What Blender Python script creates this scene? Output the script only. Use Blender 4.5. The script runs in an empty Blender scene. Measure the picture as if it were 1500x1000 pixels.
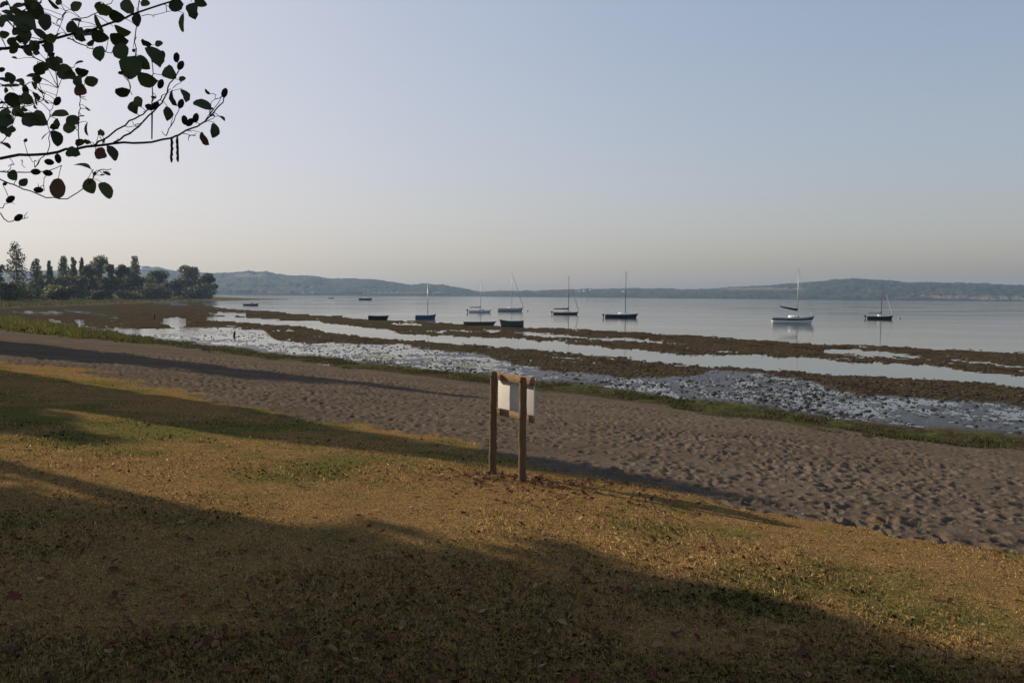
import bpy, math, random
import numpy as np
from mathutils import Matrix, Vector

rad = math.radians
S = bpy.context.scene
COL = S.collection
RNG = np.random.default_rng(11)
random.seed(5)

# ------------------------------------------------------------------ camera model (photo pixels, 1500 x 1000)
H, FPX = 4.0, 1200.0
PITCH, ROLL = math.atan(67.4 / 1200), rad(.476)
cp, sp = math.cos(PITCH), math.sin(PITCH)
F = np.array([0, cp, -sp]); U0 = np.array([0, sp, cp]); R0 = np.array([1., 0, 0])
R = R0 * math.cos(ROLL) + U0 * math.sin(ROLL)
U = U0 * math.cos(ROLL) - R0 * math.sin(ROLL)
CAM = np.array([0, 0, H])

def ray(x, y):
    return F + R * (x - 750) / FPX - U * (y - 500) / FPX
def proj(X, Y, Z):
    q0, q1, q2 = X, Y, Z - H
    d = q0 * F[0] + q1 * F[1] + q2 * F[2]
    d = np.where(np.abs(d) < 1e-3, 1e-3, d)
    return (750 + FPX * (q0 * R[0] + q1 * R[1] + q2 * R[2]) / d,
            500 - FPX * (q0 * U[0] + q1 * U[1] + q2 * U[2]) / d)
def at(x, y, z=0.0):            # the point of the level z seen at pixel x, y
    d = ray(x, y); t = (z - H) / d[2]
    return CAM + d * t
def at_depth(x, y, Y):
    d = ray(x, y); return CAM + d * (Y / d[1])
def hor(x):
    return 433.2 + (x - 750) * .00831

# ------------------------------------------------------------------ noise
def _hash(ix, iy, seed):
    h = (ix.astype(np.int64) * 374761393 + iy.astype(np.int64) * 668265263 + seed * 974711) & 0xffffffff
    h = ((h ^ (h >> 13)) * 1274126177) & 0xffffffff
    h = h ^ (h >> 16)
    return (h & 0xffffff) / float(0xffffff)
def vnoise(x, y, seed=0):
    x = np.asarray(x, float); y = np.asarray(y, float)
    ix = np.floor(x); iy = np.floor(y)
    fx = x - ix; fy = y - iy
    fx = fx * fx * (3 - 2 * fx); fy = fy * fy * (3 - 2 * fy)
    a = _hash(ix, iy, seed); b = _hash(ix + 1, iy, seed)
    c = _hash(ix, iy + 1, seed); d = _hash(ix + 1, iy + 1, seed)
    return (a * (1 - fx) + b * fx) * (1 - fy) + (c * (1 - fx) + d * fx) * fy
def fbm(x, y, seed=0, o=4):
    s = 0; a = .5; n = 0
    for k in range(o):
        s = s + a * vnoise(x * 2 ** k + 17.3 * k, y * 2 ** k - 9.1 * k, seed + k); n += a; a *= .5
    return s / n
def sst(a, b, x):
    t = np.clip((x - a) / (b - a), 0, 1); return t * t * (3 - 2 * t)
def curve(pts):
    xs = np.array([p[0] for p in pts], float); ys = np.array([p[1] for p in pts], float)
    def f(x):
        x = np.asarray(x, float)
        y = np.interp(x, xs, ys)
        s0 = (ys[1] - ys[0]) / (xs[1] - xs[0]); s1 = (ys[-1] - ys[-2]) / (xs[-1] - xs[-2])
        y = np.where(x < xs[0], ys[0] + s0 * (x - xs[0]), y)
        return np.where(x > xs[-1], ys[-1] + s1 * (x - xs[-1]), y)
    return f

# ------------------------------------------------------------------ object helpers
def tag(o, label=None, cat=None, group=None, kind=None):
    if label: o['label'] = label
    if cat: o['category'] = cat
    if group: o['group'] = group
    if kind: o['kind'] = kind
    return o
def empty(name, loc, rz=0.0, label=None, cat=None, group=None):
    o = bpy.data.objects.new(name, None); COL.objects.link(o)
    o.empty_display_size = .3
    o.location = loc; o.rotation_euler = (0, 0, rz)
    return tag(o, label, cat, group)
def mesh_np(name, V, faces, mat, parent=None, smooth=False, attrs=None):
    """faces: array (n,k) or list of index lists"""
    me = bpy.data.meshes.new(name)
    V = np.asarray(V, np.float32)
    me.vertices.add(len(V)); me.vertices.foreach_set('co', V.ravel())
    if isinstance(faces, np.ndarray):
        n, k = faces.shape
        loops = faces.ravel().astype(np.int32)
        starts = np.arange(0, n * k, k, dtype=np.int32)
    else:
        n = len(faces)
        loops = np.array([i for f in faces for i in f], np.int32)
        ln = np.array([len(f) for f in faces], np.int32)
        starts = np.concatenate([[0], np.cumsum(ln)[:-1]]).astype(np.int32)
    me.loops.add(len(loops)); me.loops.foreach_set('vertex_index', loops)
    me.polygons.add(n); me.polygons.foreach_set('loop_start', starts)
    me.update(calc_edges=True)
    if smooth: me.polygons.foreach_set('use_smooth', np.ones(n, bool))
    for an, av in (attrs or {}).items():
        av = np.asarray(av, np.float32)
        if av.ndim == 1:
            a = me.attributes.new(an, 'FLOAT', 'POINT'); a.data.foreach_set('value', av)
        else:
            a = me.attributes.new(an, 'FLOAT_COLOR', 'POINT'); a.data.foreach_set('color', av.ravel())
    me.materials.append(mat)
    me.validate()
    o = bpy.data.objects.new(name, me); COL.objects.link(o)
    if parent: o.parent = parent
    return o

class MB:
    """collects shapes; build() links them as one mesh object"""
    def __init__(self): self.v = []; self.f = []
    def add(self, vs, fs):
        n = len(self.v); self.v += [tuple(map(float, p)) for p in vs]; self.f += [[i + n for i in f] for f in fs]; return self
    def box(self, c, s, rz=0, bev=0):
        x, y, z = [k / 2 for k in s]; m = Matrix.Rotation(rz, 3, 'Z')
        vs = [m @ Vector((a * x, b * y, d * z)) + Vector(c) for a in (-1, 1) for b in (-1, 1) for d in (-1, 1)]
        return self.add(vs, [(0, 1, 3, 2), (4, 6, 7, 5), (0, 4, 5, 1), (2, 3, 7, 6), (0, 2, 6, 4), (1, 5, 7, 3)])
    def tube(self, pts, rr, n=8, cap=True):
        pts = [Vector(p) for p in pts]
        if not hasattr(rr, '__len__'): rr = [rr] * len(pts)
        vs = []; fs = []
        t0 = (pts[1] - pts[0]).normalized()
        a = t0.orthogonal().normalized()
        for i, p in enumerate(pts):
            t = (pts[min(i + 1, len(pts) - 1)] - pts[max(i - 1, 0)]).normalized()
            a = (a - t * a.dot(t)).normalized(); b = t.cross(a)
            for k in range(n):
                q = 2 * math.pi * k / n
                vs.append(p + (a * math.cos(q) + b * math.sin(q)) * rr[i])
        for i in range(len(pts) - 1):
            for k in range(n):
                k2 = (k + 1) % n
                fs.append((i * n + k, i * n + k2, (i + 1) * n + k2, (i + 1) * n + k))
        if cap:
            fs.append(tuple(range(n - 1, -1, -1))); m = (len(pts) - 1) * n; fs.append(tuple(range(m, m + n)))
        return self.add(vs, fs)
    def blob(self, c, r, rng=random, nu=8, nv=5, jit=.15):
        vs = [(c[0], c[1], c[2] + r[2])]; 
        for j in range(1, nv):
            ph = math.pi * j / nv
            for i in range(nu):
                th = 2 * math.pi * i / nu; k = 1 + rng.uniform(-jit, jit)
                vs.append((c[0] + r[0] * k * math.sin(ph) * math.cos(th), c[1] + r[1] * k * math.sin(ph) * math.sin(th), c[2] + r[2] * k * math.cos(ph)))
        vs.append((c[0], c[1], c[2] - r[2])); fs = []
        for i in range(nu):
            fs.append((0, 1 + i, 1 + (i + 1) % nu))
            m = 1 + (nv - 2) * nu
            fs.append((len(vs) - 1, m + (i + 1) % nu, m + i))
            for j in range(nv - 2):
                a = 1 + j * nu
                fs.append((a + i, a + nu + i, a + nu + (i + 1) % nu, a + (i + 1) % nu))
        return self.add(vs, fs)
    def build(self, name, mat, parent=None, smooth=False):
        return mesh_np(name, self.v, self.f, mat, parent, smooth)

# ------------------------------------------------------------------ materials
class NT:
    def __init__(self, name):
        self.m = bpy.data.materials.new(name); self.m.use_nodes = True
        self.t = self.m.node_tree; self.t.nodes.clear()
        self.out = self.t.nodes.new('ShaderNodeOutputMaterial')
    def n(self, typ, **kw):
        nd = self.t.nodes.new(typ)
        for k, v in kw.items():
            if k.startswith('i_'):
                key = k[2:]; key = int(key) if key.isdigit() else key.replace('_', ' ')
                self.put(nd.inputs[key], v)
            else: setattr(nd, k, v)
        return nd
    def put(self, sock, v):
        if hasattr(v, 'default_value') or isinstance(v, bpy.types.NodeSocket): self.t.links.new(v, sock)
        else: sock.default_value = v
    def attr(self, name, out='Fac'): return self.n('ShaderNodeAttribute', attribute_name=name).outputs[out]
    def pos(self): return self.n('ShaderNodeNewGeometry').outputs['Position']
    def noise(self, scale, detail=4, rough=.6, vec=None, dist=0.):
        nd = self.n('ShaderNodeTexNoise'); nd.inputs['Scale'].default_value = scale
        nd.inputs['Detail'].default_value = detail; nd.inputs['Roughness'].default_value = rough
        nd.inputs['Distortion'].default_value = dist
        self.put(nd.inputs['Vector'], vec if vec is not None else self.pos()); return nd.outputs['Fac']
    def ramp(self, fac, stops, interp='LINEAR'):
        nd = self.n('ShaderNodeValToRGB'); cr = nd.color_ramp; cr.interpolation = interp
        while len(cr.elements) > 1: cr.elements.remove(cr.elements[-1])
        for i, (p, c) in enumerate(stops):
            e = cr.elements[0] if i == 0 else cr.elements.new(p)
            e.position = p; e.color = tuple(c) + (1,) if len(c) == 3 else c
        self.put(nd.inputs[0], fac); return nd.outputs[0]
    def mix(self, fac, a, b, blend='MIX'):
        nd = self.n('ShaderNodeMix', data_type='RGBA', blend_type=blend)
        self.put(nd.inputs[0], fac); self.put(nd.inputs[6], a if not isinstance(a, tuple) else a + (1,))
        self.put(nd.inputs[7], b if not isinstance(b, tuple) else b + (1,)); return nd.outputs[2]
    def math(self, op, a, b=0.0, clamp=False):
        nd = self.n('ShaderNodeMath', operation=op, use_clamp=clamp); self.put(nd.inputs[0], a); self.put(nd.inputs[1], b); return nd.outputs[0]
    def mapr(self, v, a, b, c=0., d=1.):
        nd = self.n('ShaderNodeMapRange'); self.put(nd.inputs[0], v)
        for i, k in enumerate((a, b, c, d)): nd.inputs[i + 1].default_value = k
        return nd.outputs[0]
    def bump(self, h, strength=.5, dist=.02):
        nd = self.n('ShaderNodeBump'); nd.inputs['Strength'].default_value = strength; nd.inputs['Distance'].default_value = dist
        self.put(nd.inputs['Height'], h); return nd.outputs[0]
    def bsdf(self, color, rough=.8, normal=None, spec=.3, metal=0., trans=None, sheen=None):
        p = self.n('ShaderNodeBsdfPrincipled')
        self.put(p.inputs['Base Color'], color if not isinstance(color, tuple) else color + (1,))
        self.put(p.inputs['Roughness'], rough); self.put(p.inputs['Metallic'], metal)
        self.put(p.inputs['Specular IOR Level'], spec)
        if normal is not None: self.put(p.inputs['Normal'], normal)
        self.t.links.new(p.outputs[0], self.out.inputs[0]); return p

def paint(name, c, rough=.4, spec=.4, var=.12, scale=6., metal=0.):
    t = NT(name); co = t.n('ShaderNodeTexCoord').outputs['Object']
    f = t.noise(scale, 5, .65, co)
    col = t.mix(t.mapr(f, .35, .75), tuple(c), tuple(k * (1 - var * 2.2) for k in c))
    t.bsdf(col, t.mapr(f, .3, .8, rough, min(1, rough + .2)), None, spec, metal); return t.m
def wood(name, c1, c2, axis_scale=(14, 14, 1.6)):
    t = NT(name); co = t.n('ShaderNodeTexCoord').outputs['Object']
    mp = t.n('ShaderNodeMapping'); t.put(mp.inputs['Vector'], co); mp.inputs['Scale'].default_value = axis_scale
    f = t.noise(1.6, 6, .7, mp.outputs[0], .4); g = t.noise(5, 4, .6, co)
    col = t.ramp(f, [(.25, c1), (.5, c2), (.72, tuple(k * .55 for k in c1))])
    col = t.mix(t.mapr(g, .45, .75, 0, .5), col, tuple(k * .5 for k in c2))
    t.bsdf(col, .85, t.bump(f, .6, .01), .2); return t.m
def leafmat(name, stops, trans=.25, rough=.6):
    t = NT(name); c = t.ramp(t.attr('tint'), stops)
    p = t.n('ShaderNodeBsdfPrincipled'); t.put(p.inputs['Base Color'], c); p.inputs['Roughness'].default_value = rough
    p.inputs['Specular IOR Level'].default_value = .25
    tr = t.n('ShaderNodeBsdfTranslucent'); t.put(tr.inputs[0], c)
    mx = t.n('ShaderNodeMixShader'); mx.inputs[0].default_value = trans
    t.t.links.new(p.outputs[0], mx.inputs[1]); t.t.links.new(tr.outputs[0], mx.inputs[2]); t.t.links.new(mx.outputs[0], t.out.inputs[0])
    return t.m
def bark(name, c):
    t = NT(name); f = t.noise(9, 5, .7)
    t.bsdf(t.ramp(f, [(.3, tuple(k * .55 for k in c)), (.6, c), (.8, tuple(min(1, k * 1.4) for k in c))]), .9, t.bump(f, .8, .02), .15); return t.m

# ------------------------------------------------------------------ the ground's plan
NS = np.array([.70803, .70618]); DM = 25.1
EYE = 1.75
SLOPE = (H - EYE) / DM
def base_z(X, Y):
    D = NS[0] * X + NS[1] * Y
    z = SLOPE * (DM - D)
    z = np.where(D < 0, (H - EYE) + 1.2 * (1 - np.exp(np.clip(SLOPE * D, -30, 0) / 1.2)), z)
    return np.maximum(z, 0.0)

g_curve = curve([(-60, 520), (0, 527), (150, 547), (280, 573), (400, 604), (520, 625), (640, 640), (720, 662), (850, 693), (960, 717), (1100, 742), (1250, 768), (1380, 787), (1500, 802)])
w_up = curve([(-100, 452), (0, 464), (110, 481), (233, 498), (333, 508), (400, 517), (500, 528), (600, 541), (710, 553), (900, 575), (1000, 589), (1162, 610), (1300, 630), (1500, 647)])
w_lo = curve([(-100, 468), (0, 483), (110, 495), (233, 505), (333, 517), (400, 526), (500, 536), (600, 547), (710, 562), (900, 583), (1000, 600), (1162, 618), (1300, 638), (1500, 657)])
lake_edge = curve([(225, 446), (292, 442), (300, 446.5), (314, 449), (335, 452), (393, 455), (449, 460.5), (500, 464), (538, 467.5), (587, 469), (650, 472), (679, 474), (733, 477.5), (780, 479.5), (860, 482.5), (893, 484.5), (960, 489), (1060, 495), (1220, 504), (1300, 506.5), (1500, 516.5)])
bank_lo = curve([(-600, 474), (0, 453), (100, 449), (200, 444.5), (292, 440.9), (323, 440.8), (377, 439.6), (426, 438.8)])
bank_up = curve([(300, 431), (314, 434.4), (358, 436.7), (426, 438.5)])
# smooth channel between the mud banks
cA_up = curve([(300, 463.5), (368, 466), (430, 470), (463, 471), (487, 475), (567, 483), (587, 488), (660, 492.5), (700, 493), (760, 496.5), (820, 501), (900, 511), (1000, 517), (1115, 520), (1209, 524.6), (1331, 534), (1500, 551.6)])
cA_lo = curve([(300, 468), (384, 474), (447, 478), (460, 483), (487, 488), (510, 491), (617, 500), (700, 507), (900, 522.7), (1000, 534), (1090, 540), (1180, 545), (1259, 551.6), (1360, 558), (1500, 565)])
# stony wet strip nearer the beach
cB_up = curve([(225, 487), (262, 483), (300, 479), (340, 479.5), (383, 483), (393, 491), (407, 500), (450, 503), (600, 507), (613, 510), (700, 519), (733, 526), (763, 534), (800, 542), (900, 551), (980, 553), (1040, 545), (1120, 548), (1200, 562), (1280, 575), (1380, 585), (1500, 592)])
# long thin pools in the outer mud bank: (upper, lower) polylines
POOLS = [
    ([(565, 472.6), (617, 475.0)], [(565, 473.2), (590, 475.8), (617, 476.2)]),
    ([(625, 484), (655, 485)], [(625, 484.8), (640, 486.4), (655, 486)]),
    ([(708, 482), (735, 483.5)], [(708, 483), (722, 485.5), (735, 485.4)]),
    ([(753, 487), (800, 488), (845, 492), (870, 496), (905, 498)], [(753, 488), (790, 492), (845, 495), (880, 498.4), (905, 499)]),
    ([(878, 494.5), (915, 495.5), (953, 500), (985, 503)], [(878, 496), (915, 499.6), (953, 502), (985, 503.6)]),
    ([(1207, 512), (1240, 511), (1300, 517), (1346, 523)], [(1207, 514.5), (1240, 518), (1300, 522), (1346, 524)]),
    ([(1385, 526.5), (1430, 528), (1500, 535)], [(1385, 527.5), (1430, 532), (1500, 539)]),
    ([(18, 457), (45, 456.5), (93, 457)], [(18, 458), (45, 461), (93, 460.5)]),
    ([(95, 453), (130, 457), (176, 464)], [(95, 454.5), (130, 460.5), (176, 466)]),
    ([(60, 474.5), (120, 478), (200, 480.5), (243, 482), (300, 481)], [(60, 475.5), (120, 484), (180, 490), (243, 496), (300, 500)]),
    ([(72, 469), (88, 469.5)], [(72, 471), (80, 475), (88, 474)]),
    ([(109, 469), (123, 470)], [(109, 472), (116, 477), (123, 476)]),
    ([(240, 468), (250, 465.5), (272, 467)], [(240, 474), (255, 480), (272, 478)]),
    ([(306, 458), (360, 459.5)], [(306, 459.5), (335, 463), (360, 463)]),
]
POOLS = [(curve(a), curve(b), a[0][0], a[-1][0]) for a, b in POOLS]

def zones(X, Y):
    """masks of the plan at ground points in front of the viewer"""
    z0 = base_z(X, Y)
    front = Y > 1.2
    D = NS[0] * X + NS[1] * Y
    x, y = proj(X, Y, z0)
    yh = y - hor(x)
    n1 = fbm(X * .9, Y * .9, 3, 4) - .5
    n2 = fbm(X * .25, Y * .25, 9, 4) - .5
    wob = yh * (.17 * n1 + .10 * n2 + .05 * (fbm(X * 5, Y * 5, 5, 2) - .5))
    out = {}
    g = sst(-.012, .012, (y - g_curve(x) + wob) / np.maximum(yh, 3))
    # far along the shore and behind the viewer the grass follows the same line
    gD = sst(.8, -.8, D - 8 + 3 * n2)
    out['grass'] = np.where(front & (np.abs(x - 750) < 2200), g, gD)
    flat = (D > DM - .2)
    n3 = fbm(X * .35, Y * .12, 21, 4) - .5           # drawn out along the view for the far mud
    w2 = yh * .09 * n3 + yh * .07 * n1 + yh * .03 * (fbm(X * 4, Y * 2, 23, 3) - .5)
    yy = y + w2
    weed = np.where(front, sst(-.014, .014, (yy - w_up(x)) / np.maximum(yh, 3)) * sst(-.014, .014, (w_lo(x) - yy) / np.maximum(yh, 3)), 0)
    out['weed'] = weed * (1 - out['grass'])
    far = front & (yy < w_up(x) + 2)
    lake = far & (yy < lake_edge(x)) & (x > 225)
    bank_m = np.where(x < 306, sst(-.3, 1.6, bank_lo(x) - y - w2 * .5), 0)
    spit = np.where((x >= 300) & (x < 430), sst(-.1, .4, bank_lo(x) - y) * sst(-.1, .4, y - bank_up(x)), 0)
    bank = np.where(far | (front & (x < 306)), np.maximum(bank_m, spit), 0)
    water = np.zeros_like(X)
    cA = (yy > cA_up(x)) & (yy < cA_lo(x)) & (x > 303 + 8 * n1)
    water = np.where(cA, 1., water)
    for a, b, x0, x1 in POOLS:
        water = np.where((yy > a(x)) & (yy < b(x)) & (x > x0) & (x < x1), 1., water)
    island = (np.abs(yy - (505 - .0 * x)) < 0)
    stony = far & (yy > cB_up(x)) & (yy <= w_up(x) + 3) & (x > 225)
    out['stony'] = stony.astype(float)
    out['water'] = water * far * (1 - out['stony'])
    out['lake'] = lake & (bank < .5)
    out['bank'] = bank
    out['x'], out['y'], out['yh'], out['D'], out['z0'], out['front'] = x, y, yh, D, z0, front
    return out

# ---- footprints trodden into the dry sand, as one height map
HX0, HX1, HY0, HY1, HC = -30., 30., 4., 46., .04
hw, hh = int((HX1 - HX0) / HC), int((HY1 - HY0) / HC)
FOOT = np.zeros((hh, hw), np.float32)
def stamp_prints():
    rg = np.random.default_rng(3)
    n = 52000
    cx = rg.uniform(HX0 + 1, HX1 - 1, n); cy = rg.uniform(HY0 + 1, HY1 - 1, n)
    clump = fbm(cx * .22, cy * .22, 53, 3)
    for i in range(n):
        D = NS[0] * cx[i] + NS[1] * cy[i]
        if rg.uniform() > .5 + .6 * float(sst(.38, .6, clump[i])): continue
        if D < 6 or D > 24.5: continue
        a = rg.uniform(.055, .135); b = a * rg.uniform(.42, .8); th = rg.normal(.5, .9); dep = rg.uniform(.024, .070) * min(1, (25.5 - D) / 9 + .15)
        m = int(2.0 * a / HC) + 1
        j0 = int((cx[i] - HX0) / HC); i0 = int((cy[i] - HY0) / HC)
        ys, xs = np.mgrid[i0 - m:i0 + m + 1, j0 - m:j0 + m + 1]
        if i0 - m < 0 or j0 - m < 0 or i0 + m >= hh or j0 + m >= hw: continue
        dx = xs * HC + HX0 - cx[i]; dy = ys * HC + HY0 - cy[i]
        u = (dx * math.cos(th) + dy * math.sin(th)) / a; v = (-dx * math.sin(th) + dy * math.cos(th)) / b
        q = u * u + v * v
        FOOT[i0 - m:i0 + m + 1, j0 - m:j0 + m + 1] += -dep * np.exp(-q * q * 1.2) + dep * .32 * np.exp(-((np.sqrt(q) - 1.45) / .35) ** 2)
stamp_prints()
def foot(X, Y):
    u = np.clip((X - HX0) / HC, 0, hw - 1.01); v = np.clip((Y - HY0) / HC, 0, hh - 1.01)
    i = np.floor(v).astype(int); j = np.floor(u).astype(int); fu = u - j; fv = v - i
    i1 = np.minimum(i + 1, hh - 1); j1 = np.minimum(j + 1, hw - 1)
    h = (FOOT[i, j] * (1 - fu) + FOOT[i, j1] * fu) * (1 - fv) + (FOOT[i1, j] * (1 - fu) + FOOT[i1, j1] * fu) * fv
    return np.where((X > HX0) & (X < HX1) & (Y > HY0) & (Y < HY1), h, 0)

def ground_z(X, Y, Z=None):
    Z = Z or zones(X, Y)
    D, z0, yh = Z['D'], Z['z0'], Z['yh']
    dist = np.hypot(X, Y)
    g = Z['grass']; sand = (1 - g) * (D < DM)
    z = z0.copy()
    near = np.exp(-dist / 90)
    z += g * (.05 * (fbm(X * .5, Y * .5, 31, 3) - .5) + .022 * (fbm(X * 4, Y * 4, 33, 3) - .5) * near)
    z += sand * (foot(X, Y) + .05 * (fbm(X * 1.1, Y * 1.1, 37, 3) - .5) + .03 * (fbm(X * 5, Y * 5, 38, 3) - .5)) * sst(DM + .2, DM - 2.5, D)
    # exposed lake bed
    fl = sst(DM - .4, DM + .4, D) * Z['front']
    rough = fbm(X * 1.6, Y * 1.6, 41, 4) - .5
    fine = fbm(X * 6, Y * 6, 43, 3) - .5
    mud = .045 + .10 * rough + .05 * fine + .05 * (fbm(X * .2, Y * .2, 45, 3) - .5)
    mud = mud - .004 + .085 * (fbm(X * .55 + Y * .4, Y * .16 - X * .16, 46, 4) - .5)
    mud = np.where(mud < .004, mud * .6 - .004, mud)
    wet = -.10 + .04 * rough
    stn = .001 + .006 * sst(640, 900, Z['x']) + .060 * (fbm(X * 4.5, Y * 2.2, 47, 4) - .5) + .08 * (fbm(X * 1.1, Y * .7, 48, 3) - .5) + .05 * fine + .05 * (fbm(X * .22, Y * .22, 49, 2) - .5) - .030 * sst(800, 480, Z['x']) * sst(.10, .3, (w_up(Z['x']) - Z['y']) / np.maximum(yh, 3))
    # drier towards the weeds
    stn = stn + .04 * sst(.06, .0, (w_up(Z['x']) - Z['y']) / np.maximum(yh, 3))
    zf = mud
    zf = np.where(Z['stony'] > .5, stn, zf)
    zf = np.where(Z['water'] > .5, wet, zf)
    zf = np.where(Z['lake'], -.5, zf)
    zf = zf * (1 - Z['bank']) + Z['bank'] * (.30 + .35 * sst(300, 0, Z['x']) + .25 * rough)
    zf = np.where(Z['weed'] > .3, np.maximum(zf, .03 + .05 * rough), zf)
    z = np.where(Z['front'], z * (1 - fl) + zf * fl, z)
    z = np.where(~Z['front'] & (D > DM), -.5, z)
    return z
def gz1(x, y):
    return float(ground_z(np.array([float(x)]), np.array([float(y)]))[0])
def hit(px, py):
    d = ray(px, py); t = np.arange(1.0, 900, .02)
    X = d[0] * t; Y = d[1] * t; Zr = H + d[2] * t
    i = np.argmax(Zr <= base_z(X, Y)); return np.array([X[i], Y[i], Zr[i]])

# ------------------------------------------------------------------ ground mesh
def build_ground():
    th = [np.arange(-42, 42.001, .07)]
    th = np.concatenate([np.arange(-180, -42, 4.0), th[0], np.arange(45, 179, 4.0)])
    rs = [.15, .6, 1.0, 1.5, 2.0, 2.5, 3.0]
    while rs[-1] < 1000:
        r = rs[-1]; h = min(4.0, EYE + SLOPE * .75 * r)
        rs.append(r + min(14, max(.012, .8 * r * r / (819 * h))))
    rs += [1030, 1080, 1160, 1300, 1500, 1800, 2300, 3000, 4200]
    rs = np.array(rs); t = np.radians(th)
    RR, TT = np.meshgrid(rs, t, indexing='ij')
    X = (RR * np.sin(TT)).ravel(); Y = (RR * np.cos(TT)).ravel()
    Z = zones(X, Y); z = ground_z(X, Y, Z)
    nr, nt = len(rs), len(t)
    ii = np.arange(nr - 1)[:, None] * nt; jj = np.arange(nt)[None, :]; j2 = (jj + 1) % nt
    q = np.stack([ii + jj, ii + j2, ii + nt + j2, ii + nt + jj], -1).reshape(-1, 4)[:, ::-1]
    V = np.stack([X, Y, z], 1)
    c0 = len(V); V = np.vstack([V, [[0, 0, base_z(np.array([0.]), np.array([0.]))[0]]]])
    one = np.zeros(1)
    green = np.clip(fbm(X * .45, Y * .45, 61, 3) * .6 + fbm(X * 1.7, Y * 1.7, 63, 3) * .4, 0, 1)
    algae = np.clip(sst(.5, .62, fbm(X * .35, Y * .35, 71, 3)) * Z['stony'], 0, 1)
    al2 = np.zeros_like(X)
    for ax, ay, aw, ah in ((560, 523, 60, 7), (700, 536, 45, 8), (720, 538, 18, 8), (1270, 598, 45, 5), (640, 530, 30, 5)):
        al2 = np.maximum(al2, np.exp(-((Z['x'] - ax) / aw) ** 2 - ((Z['y'] - ay) / ah) ** 2))
    algae = np.clip(sst(.42, .8, al2 * (.2 + 1.3 * fbm(X * 2.5, Y * 1.4, 73, 4))), 0, 1) * Z['front'] * (Z['D'] > DM - 1)
    mud = sst(DM - .3, DM + .3, Z['D']) * (1 - Z['bank'])
    edge = Z['stony'] * sst(.085, .015, (w_up(Z['x']) - Z['y']) / np.maximum(Z['yh'], 3) + .06 * (fbm(X * .8, Y * .5, 75, 3) - .5)) * sst(420, 620, Z['x'])
    A = np.stack([Z['grass'], mud, np.maximum(Z['weed'], edge), Z['stony'] * (1 - Z['weed']) * (1 - edge)], 1); A = np.vstack([A, [[1, 0, 0, 0]]])
    B = np.stack([green, algae, Z['bank'], np.ones_like(X)], 1); B = np.vstack([B, [[.5, 0, 0, 1]]])
    # inner fan closes the sheet under the viewer
    fan = np.stack([np.full(nt, c0), (np.arange(nt) + 1) % nt, np.arange(nt), np.arange(nt)], 1)
    me_faces = [list(f[:3]) for f in fan.tolist()]
    # quads first as array, fan appended as degenerate-free triangles through a second call
    loopsq = q
    me = bpy.data.meshes.new('ground')
    me.vertices.add(len(V)); me.vertices.foreach_set('co', V.astype(np.float32).ravel())
    lo = np.concatenate([loopsq.ravel(), np.array(me_faces).ravel()]).astype(np.int32)
    st = np.concatenate([np.arange(0, len(q) * 4, 4), len(q) * 4 + np.arange(0, nt * 3, 3)]).astype(np.int32)
    me.loops.add(len(lo)); me.loops.foreach_set('vertex_index', lo)
    me.polygons.add(len(st)); me.polygons.foreach_set('loop_start', st)
    me.update(calc_edges=True)
    me.polygons.foreach_set('use_smooth', np.ones(len(st), bool))
    for n_, a_ in (('zone', A), ('zone2', B)):
        at_ = me.attributes.new(n_, 'FLOAT_COLOR', 'POINT'); at_.data.foreach_set('color', a_.astype(np.float32).ravel())
    t = NT('ground_mix'); zn = t.n('ShaderNodeAttribute', attribute_name='zone'); z2 = t.n('ShaderNodeAttribute', attribute_name='zone2')
    s1 = t.n('ShaderNodeSeparateColor'); t.put(s1.inputs[0], zn.outputs['Color']); gr, mu, we = s1.outputs; st_ = zn.outputs['Alpha']
    s2 = t.n('ShaderNodeSeparateColor'); t.put(s2.inputs[0], z2.outputs['Color']); gn, al, bk = s2.outputs
    nf = t.noise(38, 5, .7); nm = t.noise(7, 5, .65); nl = t.noise(.9, 4, .6); nx = t.noise(120, 3, .7)
    sand = t.ramp(nf, [(.25, (.056, .043, .031)), (.5, (.132, .103, .075)), (.72, (.195, .155, .114))])
    sand = t.mix(t.mapr(nl, .4, .7, 0, .5), sand, (.066, .053, .042))
    mps = t.n('ShaderNodeMapping'); t.put(mps.inputs['Vector'], t.pos()); mps.inputs['Rotation'].default_value = (0, 0, rad(45)); mps.inputs['Scale'].default_value = (.10, .45, 1)
    sand = t.mix(t.mapr(t.noise(1.0, 4, .6, mps.outputs[0], .5), .46, .62, 0, .45), sand, (.080, .063, .048))
    sand = t.mix(t.mapr(nx, .72, .78, 0, .3), sand, (.25, .22, .18))
    straw = t.ramp(nf, [(.25, (.060, .036, .013)), (.5, (.215, .130, .048)), (.75, (.41, .275, .115))])
    straw = t.mix(t.mapr(nm, .45, .7, 0, .6), straw, (.13, .08, .04))
    grn = t.ramp(nf, [(.3, (.05, .055, .014)), (.7, (.15, .145, .045))])
    grass = t.mix(t.mapr(gn, .47, .66, 0, .85), straw, grn)
    mudc = t.ramp(nm, [(.25, (.020, .015, .009)), (.5, (.054, .041, .024)), (.75, (.105, .078, .043))])
    mpw = t.n('ShaderNodeMapping'); t.put(mpw.inputs['Vector'], t.pos()); mpw.inputs['Scale'].default_value = (.05, .022, 1)
    nw = t.noise(1.0, 5, .7, mpw.outputs[0], .6); mpb = t.n('ShaderNodeMapping'); t.put(mpb.inputs['Vector'], t.pos()); mpb.inputs['Scale'].default_value = (.5, .16, 1)
    nb_ = t.noise(1.0, 5, .7, mpb.outputs[0], .8)
    mudc = t.mix(t.mapr(nb_, .50, .62, 0, .8), mudc, (.024, .018, .011))
    mudc = t.mix(t.mapr(nw, .50, .60, 0, .7), mudc, (.050, .048, .022))
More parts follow.
